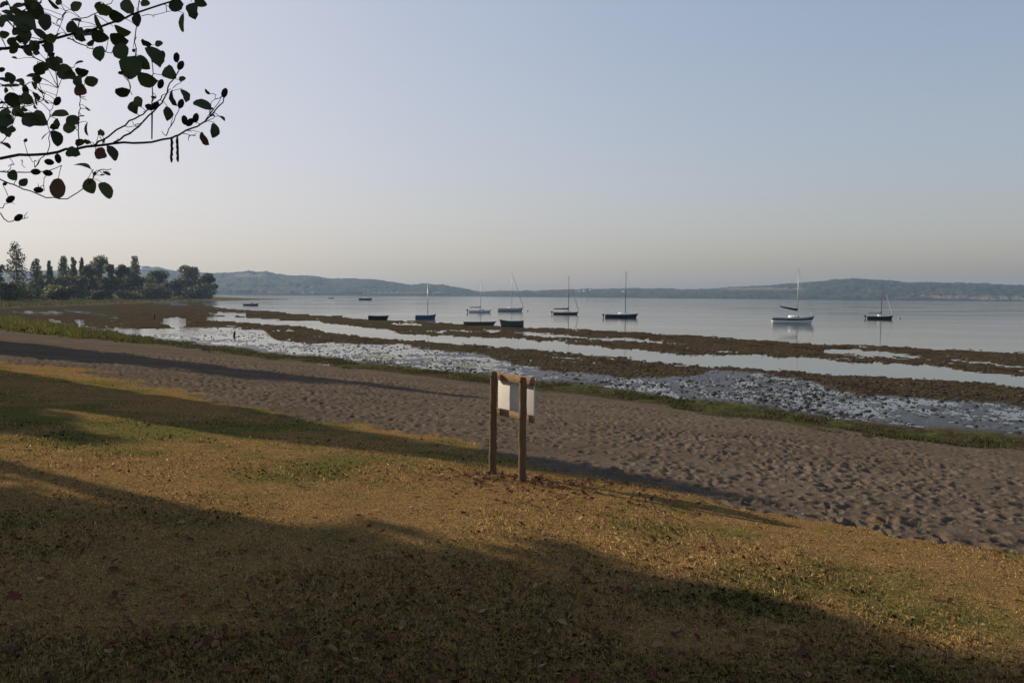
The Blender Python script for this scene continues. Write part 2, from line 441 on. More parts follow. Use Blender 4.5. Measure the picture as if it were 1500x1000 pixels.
    mudc = t.mix(t.mapr(nl, .55, .7, 0, .5), mudc, (.105, .078, .048))
    weed = t.mix(t.mapr(nl, .42, .6), (.045, .034, .022), t.ramp(nm, [(.3, (.03, .036, .012)), (.55, (.065, .075, .024)), (.75, (.12, .12, .045))]))
    stone = t.ramp(nm, [(.3, (.016, .015, .013)), (.55, (.040, .036, .030)), (.75, (.085, .078, .066))])
    bank = t.ramp(nl, [(.3, (.06, .065, .022)), (.5, (.12, .11, .04)), (.7, (.13, .085, .045))])
    c = t.mix(mu, sand, mudc); c = t.mix(st_, c, stone); c = t.mix(bk, c, bank); c = t.mix(we, c, weed)
    c = t.mix(al, c, (.15, .145, .035)); c = t.mix(gr, c, grass)
    bh = t.math('ADD', t.math('MULTIPLY', nf, .6), nm)
    wetf = t.math('MULTIPLY', st_, t.math('SUBTRACT', 1.0, gr))
    t.bsdf(c, t.mapr(wetf, 0, 1, .95, .40), t.bump(bh, .9, .03), t.mapr(wetf, 0, 1, 0, .45))
    me.materials.append(t.m)
    o = bpy.data.objects.new('ground', me); COL.objects.link(o)
    tag(o, 'lake shore of dry grass, dark trodden sand and exposed brown lake bed', 'ground', None, 'structure')
    return Z
build_ground()

# ------------------------------------------------------------------ lake water
def build_water():
    n = 96; V = [(0, 0, 0)]; rs = (60, 300, 1200, 4100)
    for r in rs:
        for k in range(n): V.append((r * math.sin(2 * math.pi * k / n), r * math.cos(2 * math.pi * k / n), 0))
    fs = [(0, 1 + (k + 1) % n, 1 + k) for k in range(n)]
    for j in range(len(rs) - 1):
        for k in range(n):
            a = 1 + j * n
            fs.append((a + k, a + (k + 1) % n, a + n + (k + 1) % n, a + n + k))
    t = NT('lake_water')
    mp = t.n('ShaderNodeMapping'); t.put(mp.inputs['Vector'], t.pos()); mp.inputs['Scale'].default_value = (.35, 1.0, 1)
    w1 = t.noise(1.3, 3, .6, mp.outputs[0], .5); w2 = t.noise(.05, 3, .55, mp.outputs[0], .6); w3 = t.noise(5, 2, .5, mp.outputs[0])
    h = t.math('ADD', w1, t.math('MULTIPLY', w3, .3))
    nb = t.n('ShaderNodeBump'); t.put(nb.inputs['Height'], h); t.put(nb.inputs['Strength'], t.mapr(w2, .35, .65, .02, .10)); nb.inputs['Distance'].default_value = .05
    p = t.bsdf((.030, .036, .038), t.mapr(w2, .35, .65, .05, .13), nb.outputs[0], .5)
    p.inputs['IOR'].default_value = 1.333
    o = mesh_np('lake_water', V, fs, t.m)
    tag(o, 'calm pale grey lake reflecting the hazy sky', 'water', None, 'structure')
build_water()

# ------------------------------------------------------------------ far hills
SKY = curve([(-400, 402), (100, 398), (205, 393), (233, 392.8), (257, 398), (300, 401.5), (330, 401.5), (342, 400.5), (365, 398), (379, 401), (391, 399), (403, 402), (431, 404.5), (461, 406), (487, 410), (517, 409.5), (545, 410.5), (575, 414.5), (601, 418.5), (624, 417), (650, 418.5), (660, 421), (676, 423.5), (693, 427), (707, 428.9), (720, 427.8), (740, 427), (780, 427.8), (813, 426.5), (853, 424.8), (869, 425.3), (893, 424.8), (920, 423.6), (947, 424.6), (960, 423.4), (1020, 425.5), (1060, 422.5), (1124, 419.5), (1180, 415.2), (1220, 411.4), (1248, 409.8), (1284, 411.5), (1320, 414.5), (1380, 415.6), (1440, 417), (1500, 419.3), (1700, 424), (2100, 428)])
HR0, HR1, HR2 = 2200., 2950., 3500.
def hill_z(az, r):
    px = 750 + FPX * np.tan(az) * cp
    top = 4 + (hor(px) - SKY(px)) * HR1 * np.cos(az) / FPX / np.cos(az) ** 0
    v = np.clip((r - HR0) / (HR1 - HR0), 0, 1)
    X = r * np.sin(az); Y = r * np.cos(az)
    prof = .10 * sst(0, .05, v) + .90 * sst(-.15, 1.0, v) ** 1.15
    z = top * prof
    z = z + top * .16 * (fbm(X / 170, Y / 170, 81, 3) - .5) * sst(0, .3, v) * sst(1, .75, v)
    bmp = (fbm(X / 13, Y / 13, 83, 3) - .5) * 9 + (fbm(X / 45, Y / 45, 85, 2) - .45) * 7
    z = z + bmp * sst(0, .03, v) * np.clip(top / 18, .4, 1)
    b = np.clip((r - HR1) / (HR2 - HR1), 0, 1)
    return np.where(b > 0, z * (1 - b) ** 2 - 2 * b, z) - np.where(v <= 0, .6, 0)
def build_hills():
    t = NT('hill_forest')
    nf = t.noise(.06, 5, .65); nm = t.noise(.012, 4, .6)
    c = t.ramp(nf, [(.3, (.014, .022, .010)), (.55, (.034, .046, .020)), (.75, (.06, .066, .032))])
    c = t.mix(t.mapr(nm, .52, .66, 0, .55), c, (.10, .095, .055))
    c = t.mix(t.attr('field'), c, t.ramp(t.noise(.03, 3, .6), [(.3, (.10, .082, .058)), (.7, (.22, .175, .13))]))
    t.bsdf(c, .95, None, .1)
    for a0, a1 in ((-52, -1.6), (-1.8, 9.4), (9.2, 52)):
        az = np.radians(np.arange(a0, a1 + .03, .045)); r = np.concatenate([np.linspace(HR0 - 6, HR0 + 40, 6), np.linspace(HR0 + 55, HR1, 70), np.linspace(HR1 + 40, HR2, 6)])
        RR, AA = np.meshgrid(r, az, indexing='ij'); X = (RR * np.sin(AA)).ravel(); Y = (RR * np.cos(AA)).ravel()
        z = hill_z(AA.ravel(), RR.ravel())
        px, py = proj(X, Y, z); nn = fbm(X / 60, Y / 60, 91, 3)
        fld = np.zeros_like(X)
        for fx, fy, fw, fh in ((362, 402.5, 22, 3.2), (1120, 422.3, 75, 2.4), (1430, 435, 80, 2.6), (1380, 433, 40, 1.5), (600, 428, 60, 1.2), (420, 427.5, 60, 1.3), (1480, 437, 60, 1.5)):
            fld = np.maximum(fld, np.exp(-((px - fx) / fw) ** 4 - ((py - fy) / fh) ** 2))
        fld = .85 * sst(.25, .75, fld * (.3 + nn * 1.2))
        z = z - fld * 2.0
        nr, na = RR.shape; ii = np.arange(nr - 1)[:, None] * na; jj = np.arange(na - 1)[None, :]
        q = np.stack([ii + jj, ii + jj + 1, ii + na + jj + 1, ii + na + jj], -1).reshape(-1, 4)[:, ::-1]
        o = mesh_np('hills', np.stack([X, Y, z], 1), q, t.m, None, True, {'field': fld})
        tag(o, {-52: 'long wooded hill across the lake behind the treeline, with a pale field at its crest',
                -1.8: 'low wooded far shore in the middle between the two hills',
                9.2: 'broad blue wooded hill across the lake behind the white and black sailboats'}[a0], 'hill', None, 'structure')
build_hills()

# ------------------------------------------------------------------ leaves and trees
def leaf_cloud(rg, lobes, n, size, pw=.45, spread=1.0):
    """n leaf-clump quads spread through ellipsoid lobes (cx,cy,cz, rx,ry,rz, weight)"""
    L = np.array(lobes, float); w = L[:, 6] / L[:, 6].sum()
    k = rg.choice(len(L), n, p=w)
    d = rg.normal(size=(n, 3)); d /= np.linalg.norm(d, axis=1)[:, None]
    rr = rg.uniform(.1, 1.0, n) ** pw * spread
    C = L[k, :3] + d * rr[:, None] * L[k, 3:6]
    return quads_at(rg, C, size, d)
def quads_at(rg, C, size, out=None, tint=None):
    n = len(C)
    nrm = rg.normal(size=(n, 3))
    if out is not None: nrm = nrm + out * .9
    nrm[:, 2] += .35; nrm /= np.linalg.norm(nrm, axis=1)[:, None]
    a = np.cross(nrm, rg.normal(size=(n, 3))); a /= np.linalg.norm(a, axis=1)[:, None]; b = np.cross(nrm, a)
    s = size * rg.uniform(.55, 1.35, n)[:, None]; a = a * s; b = b * s * rg.uniform(.5, .8, n)[:, None]
    bend = nrm * s * .18
    V = np.stack([C - a, C + b * .9 - bend, C + a, C - b - bend], 1).reshape(-1, 3)
    Q = np.arange(4 * n).reshape(n, 4)
    tn = rg.uniform(0, 1, n) if tint is None else tint
    return V, Q, np.repeat(tn, 4)

M_DARKG = leafmat('foliage_dark', [(0, (.022, .028, .009)), (.5, (.058, .066, .020)), (1, (.135, .132, .042))], .38)
M_MIDG = leafmat('foliage_mid', [(0, (.042, .048, .014)), (.5, (.098, .104, .030)), (1, (.19, .18, .058))], .42)
M_PALE = leafmat('foliage_pale', [(0, (.085, .090, .036)), (.5, (.165, .165, .075)), (1, (.25, .24, .115))], .45)
M_BARK = bark('bark', (.085, .066, .05))

def far_tree(name, px, top, wpx, basepx, kind, mat, label, Y, group='trees along the far bank', dens=1.0):
    """Y: distance along the view; px/top/wpx: where and how large it stands"""
    P = at_depth(px, hor(px), Y); X = P[0]
    zb = max(.12, gz1(X, Y)) - .05
    zt = H + (hor(px) - top) * Y / FPX
    h = zt - zb; w = wpx / FPX * Y / 2 * (1.35 if kind == 'bush' else 1.12 if kind == 'broad' else 1.22)
    rg = np.random.default_rng(int(px * 7 + top))
    t = empty(name, (X, Y, zb), rg.uniform(0, 6), label, 'tree' if 'tree' in name or name in ('poplar', 'willow') else 'bush', group)
    lobes = []; tr = MB()
    if kind == 'poplar':
        n = 14
        for i in range(n):
            u = i / (n - 1); rr = w * (.62 + .38 * math.sin(math.pi * (u * .8 + .15))) * (1 - .35 * max(0, u - .7) / .3)
            lobes.append((rg.normal(0, .10) * w, rg.normal(0, .10) * w, h * (.07 + .88 * u), rr * rg.uniform(.85, 1.05), rr * rg.uniform(.85, 1.05), h * .07, rr + .2))
        tr.tube([(0, 0, -.3), (.05, 0, h * .4), (0, .05, h * .9)], [h * .018, h * .012, .04], 6)
        N = int(2300 * dens)
    elif kind == 'broad':
        n = 22
        for i in range(n):
            a = rg.uniform(0, 6.28); q = rg.uniform(.05, .72); u = rg.uniform(.3, .92); k = math.sqrt(max(.12, 1 - ((u - .5) / .5) ** 2))
            r_ = w * rg.uniform(.26, .46)
            lobes.append((math.cos(a) * q * w * k, math.sin(a) * q * w * k, h * u - r_ * .3, r_, r_, r_ * rg.uniform(.6, .9), r_))
            tr.tube([(0, 0, h * .22), (math.cos(a) * q * w * k * .5, math.sin(a) * q * w * k * .5, h * u * .7), (math.cos(a) * q * w * k, math.sin(a) * q * w * k, h * u - r_ * .3)], [h * .014, h * .009, .03], 5)
        lobes.append((0, 0, h * .93 - w * .2, w * .35, w * .35, w * .22, w * .3))
        lobes.append((0, 0, h * .26, w * .85, w * .85, h * .24, w * .8))
        tr.tube([(0, 0, -.3), (.1, 0, h * .2), (0, .1, h * .6)], [h * .03, h * .022, h * .008], 7)
        N = int(4200 * dens)
    else:
        n = 8
        for i in range(n):
            a = rg.uniform(0, 6.28); q = rg.uniform(.1, .65); r_ = w * rg.uniform(.35, .55); zc = h * rg.uniform(.14, .68)
            lobes.append((math.cos(a) * q * w, math.sin(a) * q * w, zc, r_, r_, min(r_ * .8, h * .3), r_))
        for i in range(4):
            a = rg.uniform(0, 6.28); tr.tube([(0, 0, -.2), (math.cos(a) * w * .3, math.sin(a) * w * .3, h * .5)], [.12, .04], 5)
        N = int(2400 * dens)
    size = max(.35, Y / 819 * 1.0) if kind != 'poplar' else max(.3, Y / 819 * .9)
    V, Q, tn = leaf_cloud(rg, lobes, N, size)
    V[:, 2] = np.maximum(V[:, 2], .05)
    mesh_np('crown', V, Q, mat, t, False, {'tint': tn})
    tr.build('trunk', M_BARK, t, True)
    return t

BANKY = curve([(-80, 250), (0, 290), (150, 400), (320, 560)])
TREES = [
    ('poplar', 25.5, 356, 25, 'poplar', M_DARKG, 'tallest dark poplar, far left of the bank, standing above all other trees', 20),
    ('tree', -8, 386, 44, 'broad', M_DARKG, 'dark broad tree cut by the left edge of the photo', -20),
    ('poplar', 54, 380, 17, 'poplar', M_DARKG, 'broad-topped poplar just right of the tallest poplar', 40),
    ('poplar', 73.5, 383, 8, 'poplar', M_DARKG, 'thin spire of a poplar between two wider poplars on the left bank', 60),
    ('poplar', 94, 376, 17, 'poplar', M_MIDG, 'poplar with twin rounded tops behind the round dark bush', 30),
    ('poplar', 108.5, 378.5, 10, 'poplar', M_MIDG, 'slender poplar right beside the twin-topped one', 50),
    ('poplar', 120.5, 378.5, 8, 'poplar', M_DARKG, 'thin dark poplar at the left edge of the big pale tree', 20),
    ('tree', 145, 371.5, 42, 'broad', M_PALE, 'big pale green feathery tree, the tallest broad crown of the bank', 10),
    ('tree', 131, 384, 26, 'broad', M_MIDG, 'mid green tree leaning into the left side of the pale feathery tree', -10),
    ('tree', 163, 384, 24, 'broad', M_MIDG, 'rounded tree at the right foot of the pale feathery tree', -25),
    ('tree', 179, 386, 24, 'broad', M_DARKG, 'dark tree just left of the isolated columnar poplar', -10),
    ('poplar', 197, 376, 16, 'poplar', M_MIDG, 'stout column-shaped poplar rising alone right of the pale tree', 20),
    ('tree', 231, 394, 44, 'broad', M_DARKG, 'low wide dark tree in the gap before the waterside clump', 0),
    ('tree', 280, 388.5, 50, 'broad', M_MIDG, 'large rounded tree at the water end of the treeline', -15),
    ('tree', 303, 399, 32, 'broad', M_DARKG, 'last dark tree overhanging the lake at the tip of the bank', -25),
    ('bush', 262, 400, 30, 'bush', M_MIDG, 'shrubby growth left of the large rounded waterside tree', -10),
    ('bush', 10, 407, 26, 'bush', M_MIDG, 'leafy bush at the foot of the dark tree at the left photo edge', -60),
    ('bush', 40, 393, 40, 'bush', M_DARKG, 'dark thicket under the tallest poplar', -10),
    ('bush', 68, 394, 36, 'bush', M_DARKG, 'dark thicket under the thin spire poplar', -10),
    ('bush', 95, 409, 25, 'bush', M_DARKG, 'round dark bush standing in front of the twin-topped poplar', -60),
    ('bush', 97, 392, 34, 'bush', M_MIDG, 'yellowish green shrub behind the round dark bush', 5),
    ('bush', 121, 394, 30, 'bush', M_MIDG, 'green hedge-like shrub between the round dark bush and the pale tree', -15),
    ('bush', 143, 418, 18, 'bush', M_MIDG, 'small low bush at the grass edge below the pale feathery tree', -60),
    ('bush', 160, 397, 34, 'bush', M_DARKG, 'dark undergrowth beneath the pale feathery tree', -20),
    ('bush', 190, 394, 36, 'bush', M_DARKG, 'dark undergrowth at the foot of the lone columnar poplar', -25),
    ('bush', 212, 398, 30, 'bush', M_MIDG, 'mid green shrub between the columnar poplar and the low wide tree', -15),
    ('bush', 246, 404, 34, 'bush', M_DARKG, 'dark shrub at the right foot of the low wide tree', -25),
    ('bush', 285, 413, 50, 'bush', M_DARKG, 'dark undergrowth below the large rounded waterside tree', -40),
    ('bush', 22, 412, 44, 'bush', M_MIDG, 'low green scrub in front of the tallest poplar', -45),
    ('bush', 78, 413, 44, 'bush', M_MIDG, 'green scrub left of the round dark bush', -45),
    ('bush', 228, 414, 44, 'bush', M_MIDG, 'green scrub in front of the low wide dark tree', -50),
    ('bush', 188, 424, 40, 'bush', M_MIDG, 'low green scrub on the grass bank in front of the lone columnar poplar', -70),
]
for nm, px, top, w, kind, mat, lab, dy in TREES:
    far_tree(nm, px, top, w, 0, kind, mat, lab, float(BANKY(px)) + dy)

# ---- the row of shore trees that throws the long shadows, off to the left
SD = np.array([.854, -.521]); SNV = np.array([.521, .854]); TAN = math.tan(rad(23))
def shade_tree(name, s, t, h, r, zlow, label, kind, seed, N, size=.36, mat=M_DARKG):
    X, Y = SD * t + SNV * s
    zb = gz1(X, Y) - .05
    rg = np.random.default_rng(seed)
    e = empty(name, (X, Y, zb), 0, label, 'tree', 'shore trees left of the lawn')
    tr = MB(); lobes = []
    if kind == 'poplar':
        n = 12
        for i in range(n):
            u = i / (n - 1); rr = r * (.6 + .5 * math.sin(math.pi * min(1, u * .75 + .15))) * (1 - .7 * max(0, u - .65) / .35)
            lobes.append((rg.normal(0, .2) * r, rg.normal(0, .2) * r, zlow + (h - zlow) * u * .97, rr * rg.uniform(.7, 1.1), rr * rg.uniform(.7, 1.1), (h - zlow) * .075, rr + .15))
        tr.tube([(0, 0, -.3), (.08, .05, h * .4), (0, 0, h * .92)], [.22, .14, .03], 8)
    else:
        for i in range(24):
            a = rg.uniform(0, 6.28); u = rg.uniform(0, 1); q = rg.uniform(.1, .8); k = math.sqrt(max(.15, 1 - (2 * u - 1) ** 2)); rr = r * rg.uniform(.25, .42)
            c = (math.cos(a) * q * r * k, math.sin(a) * q * r * k, zlow + rr * .5 + (h - zlow - rr) * u)
            lobes.append(c + (rr, rr, rr * rg.uniform(.6, .9), rr))
            tr.tube([(0, 0, zlow * .8), (c[0] * .5, c[1] * .5, zlow * .6 + c[2] * .4), c], [.10, .06, .015], 6)
        tr.tube([(0, 0, -.3), (.1, 0, zlow), (0, .1, h * .75)], [.24, .18, .05], 9)
    V, Q, tn = leaf_cloud(rg, lobes, N, size, .75, 1.3)
    mesh_np('crown', V, Q, mat, e, False, {'tint': tn})
    tr.build('trunk', M_BARK, e, True)
SHADE = [
    ('alder_tree', .6, -24, 12.0, 3.2, 2.4, 'wide low-branched alder on the left, nearest the lawn shade', 'broad', 1, 4000),
    ('alder_tree', 4.8, -25, 12.9, 2.9, 8.4, 'tall bare-stemmed alder beside the wide alder on the left', 'broad', 12, 2300),
    ('alder_tree', 2.7, -27, 12.8, 2.1, 4.5, 'narrow alder half hidden between the two alders by the lawn', 'broad', 17, 1700),
    ('alder_tree', -4.5, -21, 12.0, 4.2, 2.6, 'low-branched alder beside the path left of the viewer', 'broad', 2, 6500),
    ('alder_tree', -11, -22, 13.0, 4.6, 2.5, 'alder left of and behind the viewer', 'broad', 3, 8000),
    ('poplar', 10.6, -36, 13.0, 1.15, 3.0, 'slim poplar first along the shore beyond the alders', 'poplar', 5, 4200),
    ('poplar', 9.2, -36, 10.0, 1.0, 2.0, 'short poplar beside the slim poplar on the shore lawn', 'poplar', 6, 3400),
    ('poplar', 7.0, -37, 10.2, 1.6, 2.0, 'stubby poplar nearest the alders on the shore lawn', 'poplar', 13, 3400),
    ('poplar', 11.4, -41, 11.2, 1.0, 1.5, 'second short poplar on the shore lawn', 'poplar', 7, 3400),
    ('alder_tree', 20.8, -59, 15.2, 4.5, 1.6, 'broad alder at the top of the sand beyond the poplars', 'broad', 8, 9500),
    ('poplar', 22.6, -60, 17.6, 1.8, 1.0, 'tall poplar rising behind the broad alder at the top of the sand', 'poplar', 9, 5500),
]
for a in SHADE: shade_tree(*a)

# ------------------------------------------------------------------ overhanging alder with the traced branch
K = 1 / 2.94
def bp(u, v, d):
    return at_depth(u * K, v * K, d)
def build_alder():
    rg = np.random.default_rng(77)
    TX, TY = -5.6, 4.6; zb = gz1(TX, TY) - .1
    root = empty('alder_tree', (TX, TY, zb), 0, 'alder whose dark leafy branches with small cones hang into the sky at upper left', 'tree')
    off = np.array([TX, TY, zb])
    M_LEAF = leafmat('alder_leaf', [(0, (.022, .032, .010)), (.5, (.045, .065, .018)), (.8, (.08, .095, .025)), (1, (.10, .035, .022))], .3, .5)
    M_CONE = paint('alder_cone', (.022, .016, .013), .8, .1)
    M_TWIG = bark('twig_bark', (.035, .028, .024))
    br = MB()
    BR = []     # (points, r0, r1) in metres
    def branch(pts, d0, d1, w0, w1, pre=None):
        n = len(pts); P = []
        for i, (u, v) in enumerate(pts):
            d = d0 + (d1 - d0) * i / (n - 1)
            P.append(bp(u, v, d))
        rr = [(w0 + (w1 - w0) * i / (n - 1)) * K / FPX * 4.0 / 2 for i in range(n)]
        if pre:
            P = [np.array(p) for p in pre] + P; rr = list(np.linspace(.05, rr[0] * 1.15, len(pre))) + rr
        # finer, gently crooked
        Q = []; RQ = []
        for i in range(len(P) - 1):
            m = 3
            for k in range(m):
                f = k / m; q = P[i] * (1 - f) + P[i + 1] * f
                if k: q = q + rg.normal(0, .003, 3)
                Q.append(q); RQ.append(rr[i] * (1 - f) + rr[i + 1] * f)
        Q.append(P[-1]); RQ.append(rr[-1])
        br.tube([q - off for q in Q], RQ, 7); BR.extend(zip(Q, RQ)); return Q
    branch([(-60, 217), (0, 210), (90, 203), (180, 182), (290, 152), (400, 128), (500, 92), (600, 52), (735, 8), (820, -40)], 4.3, 3.9, 15, 6, [(TX, TY, zb + 3.2), (-4.6, 4.6, 5.0), (-3.6, 4.4, 5.35)])
    branch([(-60, 692), (0, 683), (120, 668), (250, 655), (370, 632), (490, 618), (620, 615), (740, 595), (780, 575), (850, 545), (900, 505), (950, 450), (970, 415)], 4.1, 3.7, 14, 4, [(TX, TY, zb + 2.4), (-4.7, 4.5, 4.45), (-3.6, 4.2, 4.65)])
    branch([(395, 628), (440, 605), (540, 540), (600, 500), (640, 470), (690, 430), (700, 410)], 3.93, 3.85, 8, 4)
    branch([(490, 614), (560, 575), (620, 520), (680, 460), (720, 400), (745, 345), (778, 292), (762, 255)], 3.9, 3.75, 8, 3.5)
    branch([(715, 585), (735, 545), (750, 520), (775, 455)], 3.78, 3.75, 4, 3)
    branch([(655, 470), (657, 400), (655, 330), (655, 270), (640, 200)], 3.85, 3.95, 5, 3)
    branch([(585, 240), (583, 150), (596, 60), (602, -20)], 3.95, 4.0, 4, 4)
    branch([(570, 410), (548, 345), (556, 320)], 3.9, 3.95, 3, 3)
    branch([(-20, 738), (60, 742), (130, 742), (200, 740), (265, 712)], 4.05, 3.95, 6, 3, None)
    branch([(-40, 752), (40, 790), (100, 815), (200, 852), (290, 857), (360, 810), (400, 770), (425, 735), (480, 728)], 4.1, 3.9, 6, 3)
    branch([(88, 205), (150, 250), (200, 275), (240, 298), (320, 290)], 4.22, 4.1, 6, 3)
    branch([(290, 165), (350, 192), (400, 212), (480, 230)], 4.15, 4.05, 6, 3)
    branch([(150, 722), (190, 672), (215, 620), (205, 540), (215, 480), (238, 430), (250, 380)], 4.0, 4.05, 4, 2.5)
    branch([(335, 645), (340, 600), (340, 500), (342, 450), (345, 420), (372, 432)], 3.95, 4.0, 5, 2.5)
    branch([(240, 158), (268, 90), (282, 50)], 4.18, 4.2, 3, 2)
    branch([(95, 690), (100, 715), (112, 722)], 4.05, 4.05, 3, 2)
    branch([(200, 742), (190, 780), (170, 815)], 4.0, 3.98, 3, 2.5)
    branch([(-10, 628), (20, 600), (45, 555), (60, 520)], 4.1, 4.12, 4, 3)
    branch([(-10, 900), (15, 890), (42, 862)], 4.0, 4.0, 4, 3)
    branch([(-15, 905), (35, 955), (80, 945), (122, 935)], 4.0, 3.97, 5, 2.5)
    branch([(-20, 350), (40, 372), (110, 368), (150, 345), (160, 330)], 4.2, 4.15, 5, 2.5)
    branch([(-20, 470), (60, 462), (130, 455), (190, 430)], 4.2, 4.1, 5, 2.5)
    branch([(330, 135), (350, 80), (420, 55), (480, 15), (500, -20)], 4.1, 4.15, 5, 2.5)
    branch([(0, 60), (60, 120), (120, 160), (190, 175)], 4.35, 4.2, 6, 3)
    branch([(20, -10), (60, 60), (140, 40), (210, -20)], 4.4, 4.3, 6, 4)
    branch([(-20, 130), (30, 90), (100, 60), (180, 10)], 4.45, 4.3, 6, 4)
    branch([(610, 70), (680, 62), (740, 48)], 3.97, 3.95, 3, 2)
    branch([(850, 545), (905, 515), (945, 498)], 3.75, 3.72, 3, 2)
    branch([(780, 575), (840, 585), (845, 575)], 3.75, 3.73, 3, 2)
    branch([(905, 500), (905, 455), (930, 410)], 3.72, 3.74, 3, 2)
    branch([(880, 525), (940, 445), (962, 400)], 3.7, 3.73, 3, 2)
    branch([(745, 380), (790, 345)], 3.8, 3.78, 3, 2)
    branch([(540, 545), (590, 545), (620, 515)], 3.88, 3.87, 3, 2)
    # hanging catkins and little twigs
    for (u, v, u2, v2) in ((655, 480, 654, 600),):
        br.tube([bp(u, v, 3.86) - off, bp(u2, v2, 3.86) - off], [.004, .003], 5)
    BPT = np.array([b[0] for b in BR])
    LV = []; LQ = []; LT = []
    def leaf(u, v, ln, wd, ang=None, tint=None):
        d0 = BPT[np.argmin(((BPT - bp(u, v, 4.0)) ** 2).sum(1))]
        ln *= .98; wd *= .96
        d = float(d0[1]) + rg.normal(0, .05)
        c = bp(u, v, d); m = K / FPX * d
        ang = rad(rg.uniform(-80, 80) if ang is None else ang)
        L = ln * m; W = wd * m
        real = max(W, L * .72)
        tilt = math.acos(min(1, W / real)) * rg.choice([-1, 1])
        ax = R * math.cos(ang) - U * math.sin(ang); sd = R * math.sin(ang) + U * math.cos(ang)
        nr = -F
        sd2 = sd * math.cos(tilt) + nr * math.sin(tilt); nr2 = nr * math.cos(tilt) - sd * math.sin(tilt)
        prof = [(-.5, 0), (-.44, .22), (-.30, .40), (-.08, .5), (.14, .47), (.32, .34), (.43, .18), (.5, 0)]
        i0 = len(LV); cu = rg.uniform(-.1, .45); sk_ = rg.normal(0, .06)
        mid = []; ups = []; lows = []
        for (a, b) in prof:
            wv = 1 + rg.normal(0, .09); a_b = a
            bow = nr2 * L * (-cu * a * a * 1.5)
            mid.append(len(LV)); LV.append(c + ax * a * L + bow)
            ups.append(len(LV)); LV.append(c + ax * (a + rg.normal(0, .012)) * L + sd2 * (b + sk_ * (1 - 4 * a * a)) * real * wv + bow + nr2 * b * real * .3)
            lows.append(len(LV)); LV.append(c + ax * a * L - sd2 * b * real * wv + bow + nr2 * b * real * .3)
        tn = rg.uniform(0, .75) if tint is None else tint
        LT.extend([tn] * (len(LV) - i0))
        for k in range(len(prof) - 1):
            LQ.append((mid[k], mid[k + 1], ups[k + 1], ups[k])); LQ.append((mid[k + 1], mid[k], lows[k], lows[k + 1]))
        # leaf stalk to the nearest twig
        e0 = c - ax * L * .5; e1 = c + ax * L * .5
        best = None
        for e in (e0, e1):
            q = ((BPT - e) ** 2).sum(1); k = int(np.argmin(q))
            if best is None or q[k] < best[0]: best = (q[k], e, BPT[k])
        if best[0] < (110 * m) ** 2:
            mm = (best[1] + best[2]) / 2 + np.array([0, 0, .004])
            br.tube([best[2] - off, mm - off, best[1] - off], [.0018, .0015, .0013], 4)
    LEAVES = [(330, 30, 55, 45), (445, 40, 72, 42, 0), (500, 70, 75, 40, 10), (550, 30, 74, 62), (310, 120, 55, 52), (430, 100, 85, 34, 60), (525, 130, 78, 30, 20), (590, 85, 60, 44, 90), (625, 15, 42, 35), (760, 25, 68, 58), (830, 45, 74, 60, 80), (860, 5, 66, 40), (790, 98, 84, 45, 90), (213, 205, 62, 50, 85), (375, 150, 95, 50, -8), (430, 158, 80, 55, 10), (345, 155, 60, 35), (428, 230, 68, 56, 90), (510, 172, 85, 50, 10), (520, 222, 78, 68, 60), (572, 290, 110, 86, -62, .5), (612, 270, 80, 60, 40), (632, 342, 95, 55, 12, .6), (665, 240, 105, 52, 58), (630, 185, 50, 28, 20), (685, 190, 36, 28), (730, 315, 68, 56, 40), (785, 340, 32, 27), (745, 420, 78, 38, 75), (795, 410, 62, 20, 70), (720, 490, 64, 22, 92), (872, 455, 86, 46, 25), (893, 395, 32, 14, 40), (955, 508, 36, 12, 35), (922, 562, 66, 26, 95), (882, 598, 66, 36, 55, 1.), (528, 395, 68, 32, -10), (575, 462, 60, 46, 70), (595, 437, 52, 40), (172, 295, 66, 38, -50), (225, 280, 72, 42, 60), (285, 310, 88, 76, 30, .55), (350, 311, 60, 30, 0), (337, 350, 52, 46, 90), (394, 350, 60, 36, -18), (346, 390, 58, 54, 20, .98), (340, 272, 42, 22, -20), (85, 350, 42, 22, 20), (15, 345, 44, 20), (42, 375, 84, 28, 0, .6), (60, 430, 88, 60, 0), (112, 425, 66, 60, 30), (75, 480, 54, 48), (20, 515, 86, 72, 20), (128, 518, 78, 60, 10), (168, 510, 82, 74, 40, .6), (258, 492, 78, 46, 0), (314, 520, 62, 58), (300, 552, 58, 48), (245, 530, 44, 30, 90), (243, 595, 72, 36, 78), (375, 555, 62, 30, 88), (345, 615, 46, 34), (312, 658, 68, 48, 10), (435, 662, 58, 54, 30, 1.), (482, 660, 74, 28, 68), (437, 573, 32, 14, 70), (356, 715, 74, 20, 14), (57, 755, 52, 44), (100, 785, 46, 28, -40), (253, 813, 92, 72, 88, .95), (388, 800, 72, 60, 70, .6), (455, 820, 82, 42, 62, .7), (460, 748, 36, 16, 30), (110, 95, 110, 86, 30, .55), (160, 45, 100, 76, 60), (196, 95, 76, 52, 95), (110, 140, 84, 66, 60), (55, 180, 46, 40), (40, 80, 72, 40, 20), (18, 22, 44, 30), (175, 150, 74, 34, 48), (228, 10, 76, 20, 42), (75, 30, 60, 36), (130, 10, 70, 44), (15, 90, 60, 42), (20, 150, 44, 30), (62, 250, 24, 12), (8, 300, 30, 20), (95, 365, 30, 12), (155, 415, 44, 14, 60), (175, 388, 46, 14, 40), (375, 610, 34, 18), (450, 610, 30, 16), (110, 605, 20, 10)]
    for lf in LEAVES: leaf(*lf)
